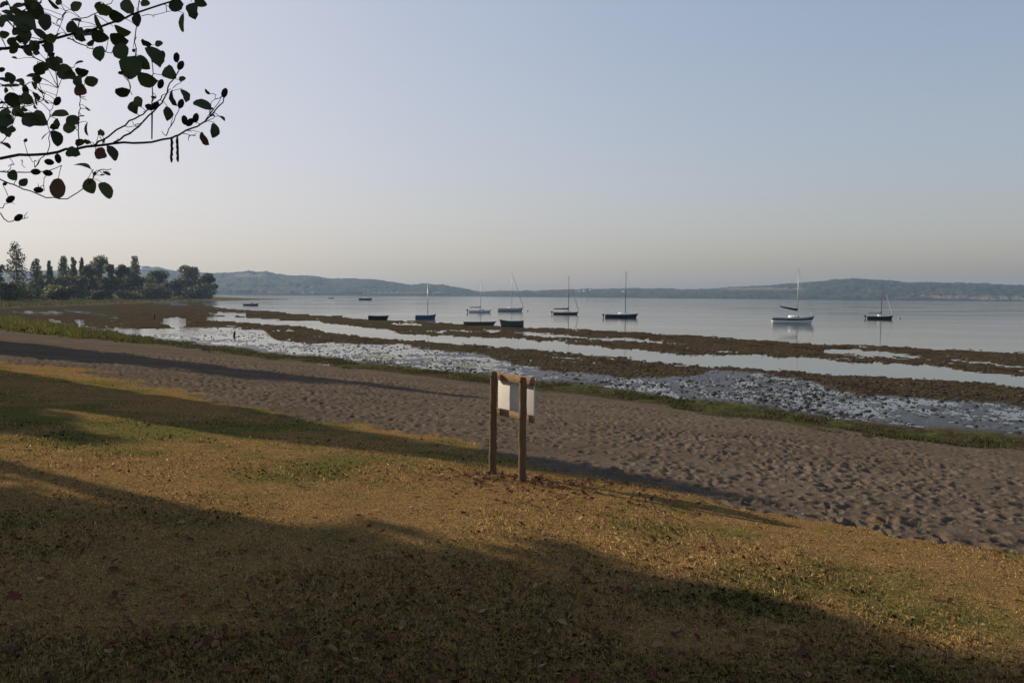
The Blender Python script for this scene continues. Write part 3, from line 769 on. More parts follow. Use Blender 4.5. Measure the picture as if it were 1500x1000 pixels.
    for i in range(340):      # more small leaves along the twigs, thickest near the trunk
        b = BPT[rg.integers(0, len(BPT))]
        u, v = proj(b[0], b[1], b[2]); u, v = u / K, v / K
        if not (-60 < u < 620 and v < 640) or rg.uniform() > 1.0 - max(u, 0) / 480 - max(0, v - 250) / 900: continue
        leaf(u + rg.normal(0, 22), v + rg.normal(0, 20), rg.uniform(24, 58), rg.uniform(13, 40))
    for i in range(70):      # ragged bracts and spent twigs
        b = BPT[rg.integers(60, len(BPT))]
        u, v = proj(b[0], b[1], b[2]); u, v = u / K, v / K
        if u < -40 or u > 960: continue
        a = rg.uniform(0, 6.28); l_ = rg.uniform(14, 36)
        p0 = b; p1 = bp(u + math.cos(a) * l_, v + math.sin(a) * l_ - 10, b[1]); 
        br.tube([p0 - off, (p0 + p1) / 2 + rg.normal(0, .004, 3) - off, p1 - off], [.002, .0017, .001], 4)
        if rg.uniform() < .35: leaf(u + math.cos(a) * l_, v + math.sin(a) * l_ - 10, rg.uniform(16, 30), rg.uniform(8, 14))
    cones = [(760, 248, 95), (778, 282, -60), (698, 240, 100), (779, 447, -70), (795, 518, 80), (818, 527, -50), (843, 508, -75), (967, 400, -70), (45, 858, -35), (80, 937, -35), (212, 698, 10), (250, 683, 80), (166, 818, 0), (206, 745, 10), (154, 740, 0), (247, 436, -60), (692, 362, -70), (645, 462, 20), (668, 455, -40), (110, 388, 80)]
    for (u, v, an) in cones:
        d0 = BPT[np.argmin(((BPT - bp(u, v, 4.0)) ** 2).sum(1))]; d = float(d0[1])
        c = bp(u, v, d) - off; m = K / FPX * d; an = rad(an)
        ax = Vector(R * math.cos(an) - U * math.sin(an))
        L = 21 * m; W = 12.5 * m
        pts = [Vector(c) + ax * L * k for k in (-1, -.8, -.45, 0, .45, .8, 1)]
        cb = MB(); cb.tube(pts, [W * .2, W * .62, W * 1.0, W * 1.08, W * .98, W * .6, W * .15], 8); cb.build('cone', M_CONE, root, True)
    for (u, v, u2, v2) in ((742, 592, 737, 700), (763, 585, 767, 696)):
        n = 9; pts = [bp(u + (u2 - u) * i / n, v + (v2 - v) * i / n, 3.78) - off + rg.normal(0, .0012, 3) for i in range(n + 1)]
        cb = MB(); cb.tube(pts, [.003] + [.0055 + .0015 * (i % 2) for i in range(n - 1)] + [.003], 6); cb.build('catkin', M_CONE, root, True)
    # the rest of the crown, above and outside the picture
    lobes = []
    for i in range(20):
        a = rg.uniform(0, 6.28); q = rg.uniform(.2, 1) * 2.6; z = rg.uniform(5.0, 12) ; rr = rg.uniform(.7, 1.3) * (1.1 - .05 * z)
        c = np.array([TX - 1.0 + math.cos(a) * q, TY + math.sin(a) * q, zb + z])
        lobes.append(tuple(c) + (rr, rr, rr * .8, rr))
        br.tube([Vector((0, 0, z * .62)), Vector((c - off) * np.array([.5, .5, 1]) - np.array([0, 0, z * .12])), Vector(c - off)], [.06, .035, .01], 5)
    V, Q, tn = leaf_cloud(rg, lobes, 9000, .075)
    V4 = V.reshape(-1, 4, 3); px, py = proj(V4[:, 0, 0], V4[:, 0, 1], V4[:, 0, 2])
    inside = (V4[:, 0, 1] > .3) & (px > -130) & (py > -40)
    keep = ~inside
    V4 = V4[keep]; tn4 = tn.reshape(-1, 4)[keep].ravel() * .75
    tr = MB(); tr.tube([(0, 0, -.3), (.03, .02, 1.5), (-.05, 0, 4), (0, .05, 8), (-.1, 0, 12)], [.20, .17, .13, .08, .02], 10)
    tr.build('trunk', M_BARK, root, True)
    br.build('branch', M_TWIG, root, True)
    Va = np.array(LV) - off; n1 = len(Va)
    Vb = V4.reshape(-1, 3) - off
    Qa = np.array(LQ); Qb = np.arange(len(Vb)).reshape(-1, 4) + n1
    mesh_np('crown', np.vstack([Va, Vb]), np.vstack([Qa, Qb]), M_LEAF, root, False, {'tint': np.concatenate([np.array(LT), tn4])})
build_alder()

# ------------------------------------------------------------------ notice board seen from behind
def build_board():
    PR = hit(765, 705); PL = PR + np.array([-.405, .62, 0]); PL[2] = float(base_z(PL[:1], PL[1:2])[0])
    u = (PR - PL)[:2]; sp_ = np.linalg.norm(u); u = u / sp_
    n = np.array([-u[1], u[0]]);  n = n if n[1] > 0 else -n        # towards the beach
    mid = (PR + PL) / 2; zb = min(PR[2], PL[2])
    root = empty('notice_board', (mid[0], mid[1], zb), math.atan2(u[1], u[0]), 'notice board on two round brown posts, seen from behind at the lawn edge', 'sign')
    sg = 1 if n @ np.array([-u[1], u[0]]) > 0 else -1
    hp = 1.39
    M_POST = wood('post_wood', (.085, .050, .028), (.16, .098, .054))
    M_RAIL = wood('rail_wood', (.13, .08, .045), (.26, .17, .095), (2, 12, 12))
    M_PAN = paint('panel_back', (.54, .54, .52), .6, .3, .07, 4)
    rg = random.Random(4)
    for sx, hh in ((-1, hp + .0), (1, hp - .015)):
        m = MB(); pts = []; rr = []
        for i in range(15):
            k = i / 14; pts.append((rg.uniform(-.006, .006) + (.012 if sx < 0 else -.01) * k, rg.uniform(-.006, .006), -.25 + (hh + .25) * k)); rr.append(.054 - .004 * k + rg.uniform(-.003, .003))
        pts.append((pts[-1][0], 0, hh + .012)); rr.append(.036)
        m.tube(pts, rr, 14)
        o = m.build('post', M_POST, root, True); o.location = (sx * sp_ / 2, 0, 0)
        for p in o.data.polygons:
            if len(p.vertices) > 4: p.use_smooth = False
    def plank(name, x0, x1, y, th, z0, z1, mat, wav=.008, seed=1):
        g = random.Random(seed); m = MB(); N = 14; vs = []; fs = []
        for i in range(N + 1):
            x = x0 + (x1 - x0) * i / N; a = z0 + g.uniform(-wav, wav); b = z1 + g.uniform(-wav, wav)
            if name == 'rail' and seed == 1 and 1 <= i <= 3: b += .018 - .012 * (i - 1)
            c = .006
            ring = [(x, y - th / 2, a + c), (x, y - th / 2, b - c), (x, y - th / 2 + c, b), (x, y + th / 2 - c, b), (x, y + th / 2, b - c), (x, y + th / 2, a + c), (x, y + th / 2 - c, a), (x, y - th / 2 + c, a)]
            vs += ring
        for i in range(N):
            for k in range(8): fs.append((i * 8 + k, i * 8 + (k + 1) % 8, (i + 1) * 8 + (k + 1) % 8, (i + 1) * 8 + k))
        fs.append(tuple(range(7, -1, -1))); fs.append(tuple(range(N * 8, N * 8 + 8)))
        m.add(vs, fs); return m.build(name, mat, root)
    e = sp_ / 2 + .10
    yr = .096 * sg
    plank('rail', -e, e, yr, .042, hp - .115, hp - .005, M_RAIL, .003, 1)
    plank('rail', -e, e, yr, .042, hp - .60, hp - .505, M_RAIL, .003, 2)
    p = MB(); ep = sp_ / 2 + .07
    p.box((-.03, yr + sg * .058, hp - .325), (2 * ep, .02, .52))
    for zz in (hp - .06, hp - .55):
        for xx in (-.28, .28): MB().box((xx, yr + sg * .035, zz - .02 if zz < 1 else zz), (.05, .03, .05)).build('spacer', M_RAIL, root)
    o = p.build('panel', M_PAN, root)
    bv = o.modifiers.new('bevel', 'BEVEL'); bv.width = .003; bv.segments = 2
    M_BOLT = paint('rusty_steel', (.12, .07, .045), .6, .4, .2, 20, .6)
    for sx in (-1, 1):
        for zz in (hp - .06, hp - .55):
            sc = MB(); sc.tube([(sx * sp_ / 2, -.056 * sg - .004 * sg, zz), (sx * sp_ / 2, -.048 * sg, zz)], .011, 8)
            sc.build('bolt', M_BOLT, root)
    return mid, zb
BOARD, BZ = build_board()

# ------------------------------------------------------------------ boats
M_ALU = paint('mast_metal', (.50, .50, .48), .35, .5, .05, 3, .3)
M_DMAST = paint('mast_dark', (.12, .10, .085), .5, .3)
M_WHITE = paint('white_gelcoat', (.84, .84, .82), .3, .5, .05, 2)
M_NAVY = paint('navy_paint', (.018, .024, .05), .4, .4)
M_BLUE = paint('blue_paint', (.03, .085, .16), .45, .4)
M_BLACK = paint('black_paint', (.012, .012, .014), .4, .4)
M_RED = paint('oxide_red_paint', (.16, .045, .035), .5, .3)
M_GREY = paint('grey_paint', (.30, .31, .30), .5, .3)
M_PGREEN = paint('pale_green_paint', (.36, .43, .38), .45, .4)
M_GREEN = paint('dark_green_paint', (.055, .085, .068), .6, .3)
M_BROWN = paint('old_brown_wood', (.12, .08, .06), .8, .2)
M_DWOOD = paint('dark_tarred_wood', (.022, .018, .016), .7, .2)
M_CANVAS = paint('navy_canvas', (.02, .026, .045), .85, .1)
M_TAN = paint('pale_interior', (.38, .35, .30), .7, .2)
M_GLASS = paint('tinted_window', (.015, .018, .02), .15, .6)
M_ROPE = paint('rigging', (.22, .21, .20), .7, .2)
M_SAIL = paint('furled_sailcloth', (.66, .65, .62), .8, .1)

def hull_sections(L, B, fs, fm, fb, tw, rake, dbl=False, N=18, kz=-.22):
    """stations stern -> bow: list of (x_gunwale, x_waterline, half beam, sheer)"""
    out = []
    for i in range(N + 1):
        u = i / N
        b = math.sin(math.pi * (.5 * (u / .42) if u < .42 else .5 + .5 * (u - .42) / .58)) if u < 2 else 0
        if u < .42: b = (0 if dbl else tw) + (1 - (0 if dbl else tw)) * math.sin(math.pi / 2 * u / .42) ** (.6 if dbl else 1)
        else: b = max(0.012, max(0.0, math.cos(math.pi / 2 * (u - .42) / .58)) ** .75)
        s = fm + (fs - fm) * max(0, 1 - u / .5) ** 2 + (fb - fm) * max(0, (u - .5) / .5) ** 2
        xg = -L / 2 + L * u
        xw = -L / 2 + L * (.02 + .9 * u) if not dbl else -L / 2 + L * (.05 + .89 * u)
        xw = xg - rake * max(0, (u - .5) / .5) ** 2 * L + (0.03 * L if u < .02 and dbl else 0)
        out.append((xg, xw, b * B / 2, s))
    return out
def hull_mesh(st, kz=-.22):
    vs = []; fs = []; n = 7
    for (xg, xw, b, s) in st:
        xm = (xg + xw) / 2
        vs += [(xg, b, s), (xm, b * .96, s * .5), (xw, b * .82, 0), (xw, 0, kz), (xw, -b * .82, 0), (xm, -b * .96, s * .5), (xg, -b, s)]
    for i in range(len(st) - 1):
        for k in range(n - 1): fs.append((i * n + k, (i + 1) * n + k, (i + 1) * n + k + 1, i * n + k + 1))
    fs.append(tuple(range(n))); m = (len(st) - 1) * n; fs.append(tuple(range(m + n - 1, m - 1, -1)))
    return vs, fs
def deck_mesh(st, dz, inset=.02, th=.02):
    vs = []; fs = []
    for (xg, xw, b, s) in st:
        bb = max(.004, b - inset); vs += [(xg, bb, s + dz), (xg, 0, s + dz + .04 * (dz >= 0) * min(1, b)), (xg, -bb, s + dz)]
    for i in range(len(st) - 1):
        for k in range(2): fs.append((i * 3 + k, i * 3 + k + 1, (i + 1) * 3 + k + 1, (i + 1) * 3 + k))
    return vs, fs
def band_mesh(st, t0, t1, out=.012, i0=0, i1=None, sides=(1, -1)):
    """a strip round the hull between the fractions t0..t1 of the freeboard"""
    vs = []; fs = []; S_ = st[i0:i1]
    for side in sides:
        base = len(vs)
        for (xg, xw, b, s) in S_:
            for t in (t0, t1):
                x = xw + (xg - xw) * t; w = b * (.82 + (.14 * min(1, t / .5)) + .04 * max(0, t - .5) / .5)
                vs.append((x + (.01 if b < .05 else 0), side * (w + out), s * t))
        for i in range(len(S_) - 1):
            q = (base + i * 2, base + i * 2 + 2, base + i * 2 + 3, base + i * 2 + 1); fs.append(q if side < 0 else q[::-1])
    return vs, fs
def cabin_mesh(x0, x1, w0, w1, z0, z1, slope=.25):
    vs = [(x0, -w0, z0), (x0, w0, z0), (x1, w1, z0), (x1, -w1, z0), (x0 + .06, -w0 * .86, z1), (x0 + .06, w0 * .86, z1), (x1 - slope, w1 * .8, z1 - .06), (x1 - slope, -w1 * .8, z1 - .06)]
    return vs, [(0, 3, 2, 1), (4, 5, 6, 7), (0, 1, 5, 4), (1, 2, 6, 5), (2, 3, 7, 6), (3, 0, 4, 7)]
def boat_frame(name, x0, x1, yw, label, cat, group, flip=False, yaw=0., z=0.0):
    c = at((x0 + x1) / 2, yw, z); L = (x1 - x0) / FPX * c[1]
    rz = math.atan2(-c[0], c[1]) * 1.0 + yaw + (math.pi if flip else 0)     # broadside to the shore
    return empty(name, (c[0], c[1], z), rz, label, cat, group), L / max(.6, math.cos(yaw)), c[1]
def sail_boat(x0, x1, yw, ytop, mast_px, hullm, label, stripe=None, boom=None, cover=None, jib=None, cabin=True, motor=False, mastm=None, fm=.62, yaw=0., stripe_t=(.55, .85), windows=True, decks=None, pulpit=True):
    root, L, Y = boat_frame('sailboat', x0, x1, yw, label, 'sailboat', 'sailboats moored on the lake', False, yaw)
    px = Y / FPX
    B = L * .31
    st = hull_sections(L, B, fm * .92, fm * .9, fm * 1.22, .62, .09)
    h = MB().add(*hull_mesh(st)).build('hull', hullm, root, False)
    MB().add(*deck_mesh(st, -.02, .015)).build('deck', decks or M_WHITE, root)
    for sd_ in (1, -1): MB().add(*band_mesh(st, .93, 1.02, .02, sides=(sd_,))).build('toe_rail', M_WHITE if hullm is not M_WHITE else M_GREY, root)
    if stripe:
        for sd_ in (1, -1): MB().add(*band_mesh(st, stripe_t[0], stripe_t[1], .012, sides=(sd_,))).build('stripe', stripe, root)
    mx = (mast_px - (x0 + x1) / 2) * px
    dk = st[9][3]
    if cabin:
        cz = dk + .36 * min(1, L / 6)
        c = MB().add(*cabin_mesh(-L * .12, L * .24, B * .33, B * .22, dk - .03, cz, .35)); c.build('cabin', M_WHITE, root)
        if windows:
            for s_ in (-1, 1):
                for xx in (-.03, .05, .12): MB().box((L * xx, s_ * (B * .30 - B * .10 * (xx + .12) / .36), dk + .17), (L * .045, .03, .13)).build('window', M_GLASS, root)
    else: cz = dk + .05
    mh = (hor(mast_px) - ytop) * px + H
    mk = mastm or M_ALU
    m = MB(); m.tube([(mx, 0, dk - .05), (mx, 0, mh)], [.07, .05], 8); 
    for zz in (.45, .75): m.box((mx, 0, dk + (mh - dk) * zz), (.04, B * .45, .03))
    m.build('mast', mk, root)
    r = MB(); 
    r.tube([(mx, 0, mh - .05), (-L / 2 + .05, 0, st[0][3])], .010, 4)
    for s_ in (-1, 1): r.tube([(mx, 0, mh - .3), (mx, s_ * B * .22, dk + (mh - dk) * .75), (mx, s_ * B * .45, dk)], .008, 4)
    if not jib: r.tube([(mx, 0, mh - .1), (L / 2 - .08, 0, st[-1][3])], .014, 4)
    r.build('rigging', M_ROPE, root)
    if jib:
        jt = dk + (mh - dk) * jib[1]
        j = MB(); pts = []; 
        for k in range(7):
            f = k / 6; pts.append((mx + (L / 2 - .12 - mx) * (1 - f * jib[1]) , 0, st[-1][3] + .1 + (mh - st[-1][3] - .1) * f * jib[1]))
        j.tube(pts, [.05, .07, .065, .06, .05, .04, .02], 7); j.build('furled_jib', jib[0], root)
    if boom:
        bl = boom[0] * L; zz = cz + boom[2]
        MB().tube([(mx, 0, zz), (mx - bl, 0, zz + boom[1])], [.05, .04], 7).build('boom', mk, root)
        if cover:
            c = MB(); n = 8
            c.tube([(mx - bl * k / n - .02, 0, zz + .09 + boom[1] * k / n + (.10 if k == 0 else 0)) for k in range(n + 1)], [.19 - .012 * k for k in range(n)] + [.05], 8)
            c.build('sail_cover', cover, root, True)
    if pulpit:
        p = MB(); z0 = st[-1][3]
        p.tube([(L * .40, B * .17, z0 - .05), (L * .42, B * .15, z0 + .5), (L * .5, 0, z0 + .55), (L * .42, -B * .15, z0 + .5), (L * .40, -B * .17, z0 - .05)], .014, 5)
        p.build('pulpit', M_ALU, root); p = MB()
        p.tube([(-L * .38, B * .3, dk), (-L * .38, B * .3, dk + .5), (-L * .49, B * .2, dk + .5), (-L * .49, -B * .2, dk + .5), (-L * .38, -B * .3, dk + .5), (-L * .38, -B * .3, dk)], .014, 5)
        p.build('stern_rail', M_ALU, root)
    r = MB(); r.box((-L / 2 - .05, 0, .12), (.07, .035, .75)); r.build('rudder', hullm, root)
    if motor:
        o = MB(); o.box((-L / 2 - .36, .1, .30), (.16, .14, .5)); o.tube([(-L / 2 - .36, .1, .05), (-L / 2 - .36, .1, -.3)], .05, 6)
        o.blob((-L / 2 - .42, .1, .56), (.24, .17, .17)); o.tube([(-L / 2 - .05, .1, .42), (-L / 2 - .36, .1, .46)], .03, 5)
        o.build('outboard_motor', M_BLACK, root)
    return root
def open_boat(x0, x1, yw, label, hullm, gunm, innm, name='rowing_boat', flip=False, yaw=0., z=0., fm=.45, group=None, bow=1.5, dbl=False, heel=0., cat='boat'):
    root, L, Y = boat_frame(name, x0, x1, yw, label, cat, group, flip, yaw, z)
    root.rotation_euler[0] = heel
    B = min(1.7, L * .36)
    st = hull_sections(L, B, fm * 1.1, fm, fm * bow, .66, .10, dbl)
    MB().add(*hull_mesh(st)).build('hull', hullm, root)
    MB().add(*deck_mesh(st, -fm * .55, .05)).build('floor', innm, root)
    for s_ in (-1, 1): MB().tube([(xg, s_ * b, s) for (xg, xw, b, s) in st], .035, 5).build('gunwale', gunm, root)
    for u in (5, 10):
        xg, xw, b, s = st[u]; MB().box((xg, 0, s - .14), (.24, 2 * b - .03, .035)).build('seat', innm, root)
    tb = MB(); tb.box((st[0][0] + .03, 0, st[0][3] * .62), (.05, st[0][2] * 1.9, st[0][3] * .7)); tb.build('transom', gunm, root)
    return root

sail_boat(1132, 1191, 473.6, 393.5, 1167.5, M_WHITE, 'white sailboat with a navy hull stripe and navy sail cover, second from the right', M_NAVY, (.44, .55, .75), M_CANVAS, None, True, False, fm=.98)
sail_boat(1272, 1307, 467.3, 414.5, 1290.5, M_BLACK, 'black sailboat with pale furled jib, farthest right on the lake', None, (.55, .05, .25), M_GREY, (M_SAIL, .62), True, True, M_DMAST, fm=.62)
sail_boat(887, 935, 465.5, 398, 916, M_NAVY, 'navy sailboat with white deck and tall bare mast, between red and white sailboats', None, None, None, None, True, True, M_DMAST, fm=.72, windows=False)
sail_boat(811, 848, 460.8, 404.8, 832.7, M_RED, 'red-brown sailboat with dark furled jib, just right of centre on the lake', M_DWOOD, (.6, .05, .3), M_RED, (M_GREY, .7), True, True, M_DMAST, fm=.55, stripe_t=(.0, .45))
sail_boat(729.5, 767, 456.2, 400, 749.6, M_PGREEN, 'pale green sailboat lying above the two boats aground', None, None, None, (M_GREY, .95), True, False, fm=.85, windows=False)
sail_boat(687, 720, 457.6, 409, 704.2, M_WHITE, 'small white sailboat with its outboard tilted up, left of the pale green sailboat', M_GREY, (.5, .05, .3), M_GREY, None, True, True, fm=.50, stripe_t=(0, .3))
sail_boat(609, 639, 466.8, 416, 626.5, M_BLUE, 'blue sailboat with a thin pale mast, leftmost of the near moored sailboats', None, None, None, None, False, False, fm=.66, decks=M_TAN, pulpit=False)
sail_boat(525.5, 545.5, 439.6, 424, 539, M_NAVY, 'tiny dark-hulled sailboat far out on the lake below the left hill', None, (.5, .0, .3), M_SAIL, None, True, False, fm=1.4, windows=False)
def motor_boat(x0, x1, yw, label, hullm, fm, cab=True):
    root, L, Y = boat_frame('motorboat', x0, x1, yw, label, 'motorboat', None)
    B = L * .36; st = hull_sections(L, B, fm, fm, fm * 1.3, .8, .1)
    MB().add(*hull_mesh(st)).build('hull', hullm, root); MB().add(*deck_mesh(st, -.03)).build('deck', M_TAN, root)
    if cab:
        MB().add(*cabin_mesh(-L * .1, L * .2, B * .33, B * .25, fm - .02, fm * 1.9, L * .06)).build('cabin', M_WHITE, root)
        for s_ in (-1, 1): MB().box((L * .03, s_ * B * .30, fm * 1.5), (L * .16, .06, fm * .35)).build('window', M_GLASS, root)
    o = MB(); o.box((-L / 2 - .2, 0, fm * .6), (.3, .35, fm * 1.1)); o.build('outboard_motor', M_BLACK, root)
motor_boat(482, 490, 437.6, 'tiny white motorboat alone far out on the lake', M_WHITE, 1.1)
motor_boat(358, 379, 447.6, 'low dark green motorboat on the water right of the spit', M_GREEN, .55)
open_boat(539.5, 569.5, 468.8, 'black tarred dinghy at the water edge left of the blue sailboat', M_DWOOD, M_DWOOD, M_DWOOD, fm=.62, z=.02, group=None, bow=1.15)
open_boat(679, 727, 476.3, 'long low brown rowing boat aground on the mud, left of the green boat', M_BROWN, M_DWOOD, M_BROWN, fm=.40, z=.02, bow=1.2, dbl=True, yaw=.12)
open_boat(731, 767, 479.3, 'dark green rowing boat aground at the mud edge with its bow up', M_GREEN, M_PGREEN, M_GREEN, flip=True, fm=.78, z=.02, bow=1.3)
open_boat(252, 274, 447.2, 'small white dinghy left on the brown mud near the treeline', M_WHITE, M_GREY, M_TAN, fm=.42, z=.04, bow=1.2)
open_boat(486, 502, 464.4, 'low grey punt lying on the mud edge left of the black dinghy', M_GREY, M_DWOOD, M_BROWN, fm=.22, z=.03, bow=1.2)

def buoy(px, py, label):
    c = at(px, py, 0); b = empty('buoy', (c[0], c[1], 0), 0, label, 'buoy', 'mooring buoys')
    MB().blob((0, 0, .08), (.22, .22, .2), random, 10, 7, 0).build('float', M_GREY, b, True)
    m = MB(); m.tube([(0, 0, .25), (0, 0, .36)], .04, 6); m.build('eye', M_BLACK, b)
buoy(1317.6, 466.5, 'small grey buoy just right of the black sailboat')
buoy(772.7, 455.6, 'small grey buoy right of the pale green sailboat')
def stake(px, py, hpx, label):
    c = at(px, py, 0.02); hgt = hpx / FPX * c[1]
    o = MB().tube([(0, 0, -.4), (.03, 0, hgt * .5), (.05, .02, hgt)], [.12, .10, .08], 7).add(*cabin_mesh(-.16, .2, .07, .07, hgt * .55, hgt * .62, .02)).build('mooring_stake', M_DWOOD, None)
    o.location = (c[0], c[1], 0); tag(o, label, 'stake')
stake(226, 467, 7.5, 'short dark wooden stake in the mud left of the bright pool')
stake(343, 491, 6, 'thin dark stake in the wet stony strip nearer the beach')

# ------------------------------------------------------------------ far houses
M_WALL = paint('house_wall', (.72, .70, .64), .8, .2, .05, .3); M_ROOF = paint('house_roof', (.22, .11, .07), .8, .2, .1, .5)
def house(px, py, w, h, label):
    az = math.atan((px - 750) / FPX / cp); r = np.linspace(HR0 + 10, HR1, 300)
    z = hill_z(np.full(300, az), r); X = r * math.sin(az); Y = r * math.cos(az)
    qx, qy = proj(X, Y, z); k = int(np.argmin(np.abs(qy - py)))
    e = empty('house', (X[k], Y[k], z[k] - 1), random.uniform(-.4, .4), label, 'house', 'white houses on the far shore')
    MB().box((0, 0, h / 2 + .5), (w, w * .7, h + 1)).build('wall', M_WALL, e)
    a, b, hz = w / 2 + .4, w * .35 + .4, h + 1.0
    MB().add([(-a, -b, hz), (a, -b, hz), (a, b, hz), (-a, b, hz), (-a, 0, hz + w * .22), (a, 0, hz + w * .22)], [(0, 1, 5, 4), (2, 3, 4, 5), (0, 4, 3), (1, 2, 5), (3, 2, 1, 0)]).build('roof', M_ROOF, e)
    for i in (-1, 0, 1): MB().box((i * w * .28, -w * .35 - .02, h * .6), (w * .1, .12, h * .28)).build('window', M_GLASS, e)
house(848.5, 428, 6, 5, 'first of three close white houses on the far shore, nearest the red sailboat')
house(855, 427.8, 8, 6, 'middle and largest of three white houses close together on the far shore')
house(864.5, 426.2, 8, 5, 'white house highest on the slope, right of two others on the far shore')
house(912.5, 428.2, 6, 5, 'lone white house on the far shore beside the mast of the navy sailboat')
house(214, 396, 22, 8, 'pale long house on the hilltop behind the treeline')

# ------------------------------------------------------------------ grass, weeds, litter, stones
def polar_points(rg, n, r0, r1, a=41):
    az = np.radians(rg.uniform(-a, a, n)); k = rg.uniform(1 / r1, 1 / r0, n); r = 1 / k
    return r * np.sin(az), r * np.cos(az), r
def blades(name, X, Y, Zr, hgt, wid, colr, mat, rg, lean=1.0):
    n = len(X); a = rg.uniform(0, 6.283, n); t = np.abs(rg.normal(0, .75, n)) * lean
    dirx, diry = np.cos(a), np.sin(a); sx, sy = -diry, dirx
    w = wid / 2
    tipx = X + dirx * hgt * np.sin(np.minimum(t, 1.5)); tipy = Y + diry * hgt * np.sin(np.minimum(t, 1.5)); tipz = Zr + hgt * np.cos(np.minimum(t, 1.45)) + .004
    mx = X + dirx * hgt * .35 * np.sin(t * .5); my = Y + diry * hgt * .35 * np.sin(t * .5); mz = Zr + hgt * .5
    V = np.stack([np.stack([X - sx * w, Y - sy * w, Zr - .005], 1), np.stack([X + sx * w, Y + sy * w, Zr - .005], 1),
                  np.stack([mx + sx * w * .8, my + sy * w * .8, mz], 1), np.stack([tipx, tipy, tipz], 1), np.stack([mx - sx * w * .8, my - sy * w * .8, mz], 1)], 1).reshape(-1, 3)
    b = np.arange(n)[:, None] * 5
    Fq = (b + np.array([[0, 1, 2, 3, 4]]))
    C = np.concatenate([colr, np.ones((n, 1))], 1)
    return mesh_np(name, V, Fq, mat, None, False, {'tone': np.repeat(C, 5, 0)})
def tonemat(name, trans=.2, rough=.8):
    t = NT(name); c = t.n('ShaderNodeAttribute', attribute_name='tone').outputs['Color']
    p = t.n('ShaderNodeBsdfPrincipled'); t.put(p.inputs['Base Color'], c); p.inputs['Roughness'].default_value = rough; p.inputs['Specular IOR Level'].default_value = .15
    tr = t.n('ShaderNodeBsdfTranslucent'); t.put(tr.inputs[0], c); mx = t.n('ShaderNodeMixShader'); mx.inputs[0].default_value = trans
    t.t.links.new(p.outputs[0], mx.inputs[1]); t.t.links.new(tr.outputs[0], mx.inputs[2]); t.t.links.new(mx.outputs[0], t.out.inputs[0]); return t.m
M_BLADE = tonemat('grass_blade', .25)
def build_grass():
    rg = np.random.default_rng(21)
    X, Y, r = polar_points(rg, 330000, 2.6, 40)
    Z = zones(X, Y); k = Z['grass'] > rg.uniform(.25, .75, len(X)); X, Y, r = X[k], Y[k], r[k]
    z = ground_z(X, Y)
    g = np.clip(fbm(X * .45, Y * .45, 61, 3) * .6 + fbm(X * 1.7, Y * 1.7, 63, 3) * .4, 0, 1)
    bare = fbm(X * .8, Y * .8, 65, 3)
    hgt = rg.uniform(.009, .032, len(X)) * (1 + .4 * sst(.5, .65, g)) * (.7 + .6 * rg.uniform(0, 1, len(X)) ** 3 * 2) * (1 - .5 * sst(.5, .65, bare))
    wid = np.maximum(.0035, .00085 * r) * rg.uniform(.7, 1.3, len(X))
    pal = np.array([(.53, .365, .145), (.40, .265, .105), (.20, .120, .050), (.58, .42, .20), (.35, .255, .085)])
    gp = np.array([(.13, .125, .035), (.20, .18, .055), (.085, .086, .026), (.26, .22, .08)])
    c = pal[rg.integers(0, 5, len(X))]; cg = gp[rg.integers(0, 4, len(X))]
    isg = (rg.uniform(0, 1, len(X)) < sst(.43, .62, g) * .75)[:, None]
    c = np.where(isg, cg, c) * rg.uniform(.5, 1.3, (len(X), 1)) * (.62 + .62 * fbm(X * 3, Y * 3, 67, 3))[:, None]
    o = blades('grass', X, Y, z, hgt, wid, c, M_BLADE, rg, 1.45)
    tag(o, 'short dry yellow brown grass of the lawn', 'grass', None, 'stuff')
build_grass()
def build_weeds():
    rg = np.random.default_rng(22)
    X, Y, r = polar_points(rg, 900000, 18, 160, 36)
    Z = zones(X, Y); k = Z['weed'] * (.12 + .88 * np.maximum(sst(.47, .58, fbm(X * .55, Y * .55, 78, 3)), sst(420, 150, Z['x']))) > rg.uniform(.1, 1.0, len(X)); X, Y, r = X[k], Y[k], r[k]; x = Z['x'][k]
    z = ground_z(X, Y)
    lf = sst(330, 40, x)
    cl = fbm(X * .7, Y * .7, 77, 3)
    hgt = (rg.uniform(.03, .10, len(X)) + lf * rg.uniform(.1, .55, len(X))) * (.5 + cl)
    pal = np.array([(.055, .066, .018), (.085, .092, .026), (.045, .045, .018), (.11, .10, .04), (.075, .055, .03)])
    c = pal[rg.integers(0, 5, len(X))] * rg.uniform(.7, 1.2, (len(X), 1))
    c = c * (1 - lf[:, None] * .7) + lf[:, None] * .7 * np.array([.17, .165, .04])
    o = blades('weeds', X, Y, z, hgt, np.maximum(.01, .0011 * r), c, M_BLADE, rg, .6)
    tag(o, 'strip of low green weeds between sand and wet lake bed', 'weeds', None, 'stuff')
build_weeds()
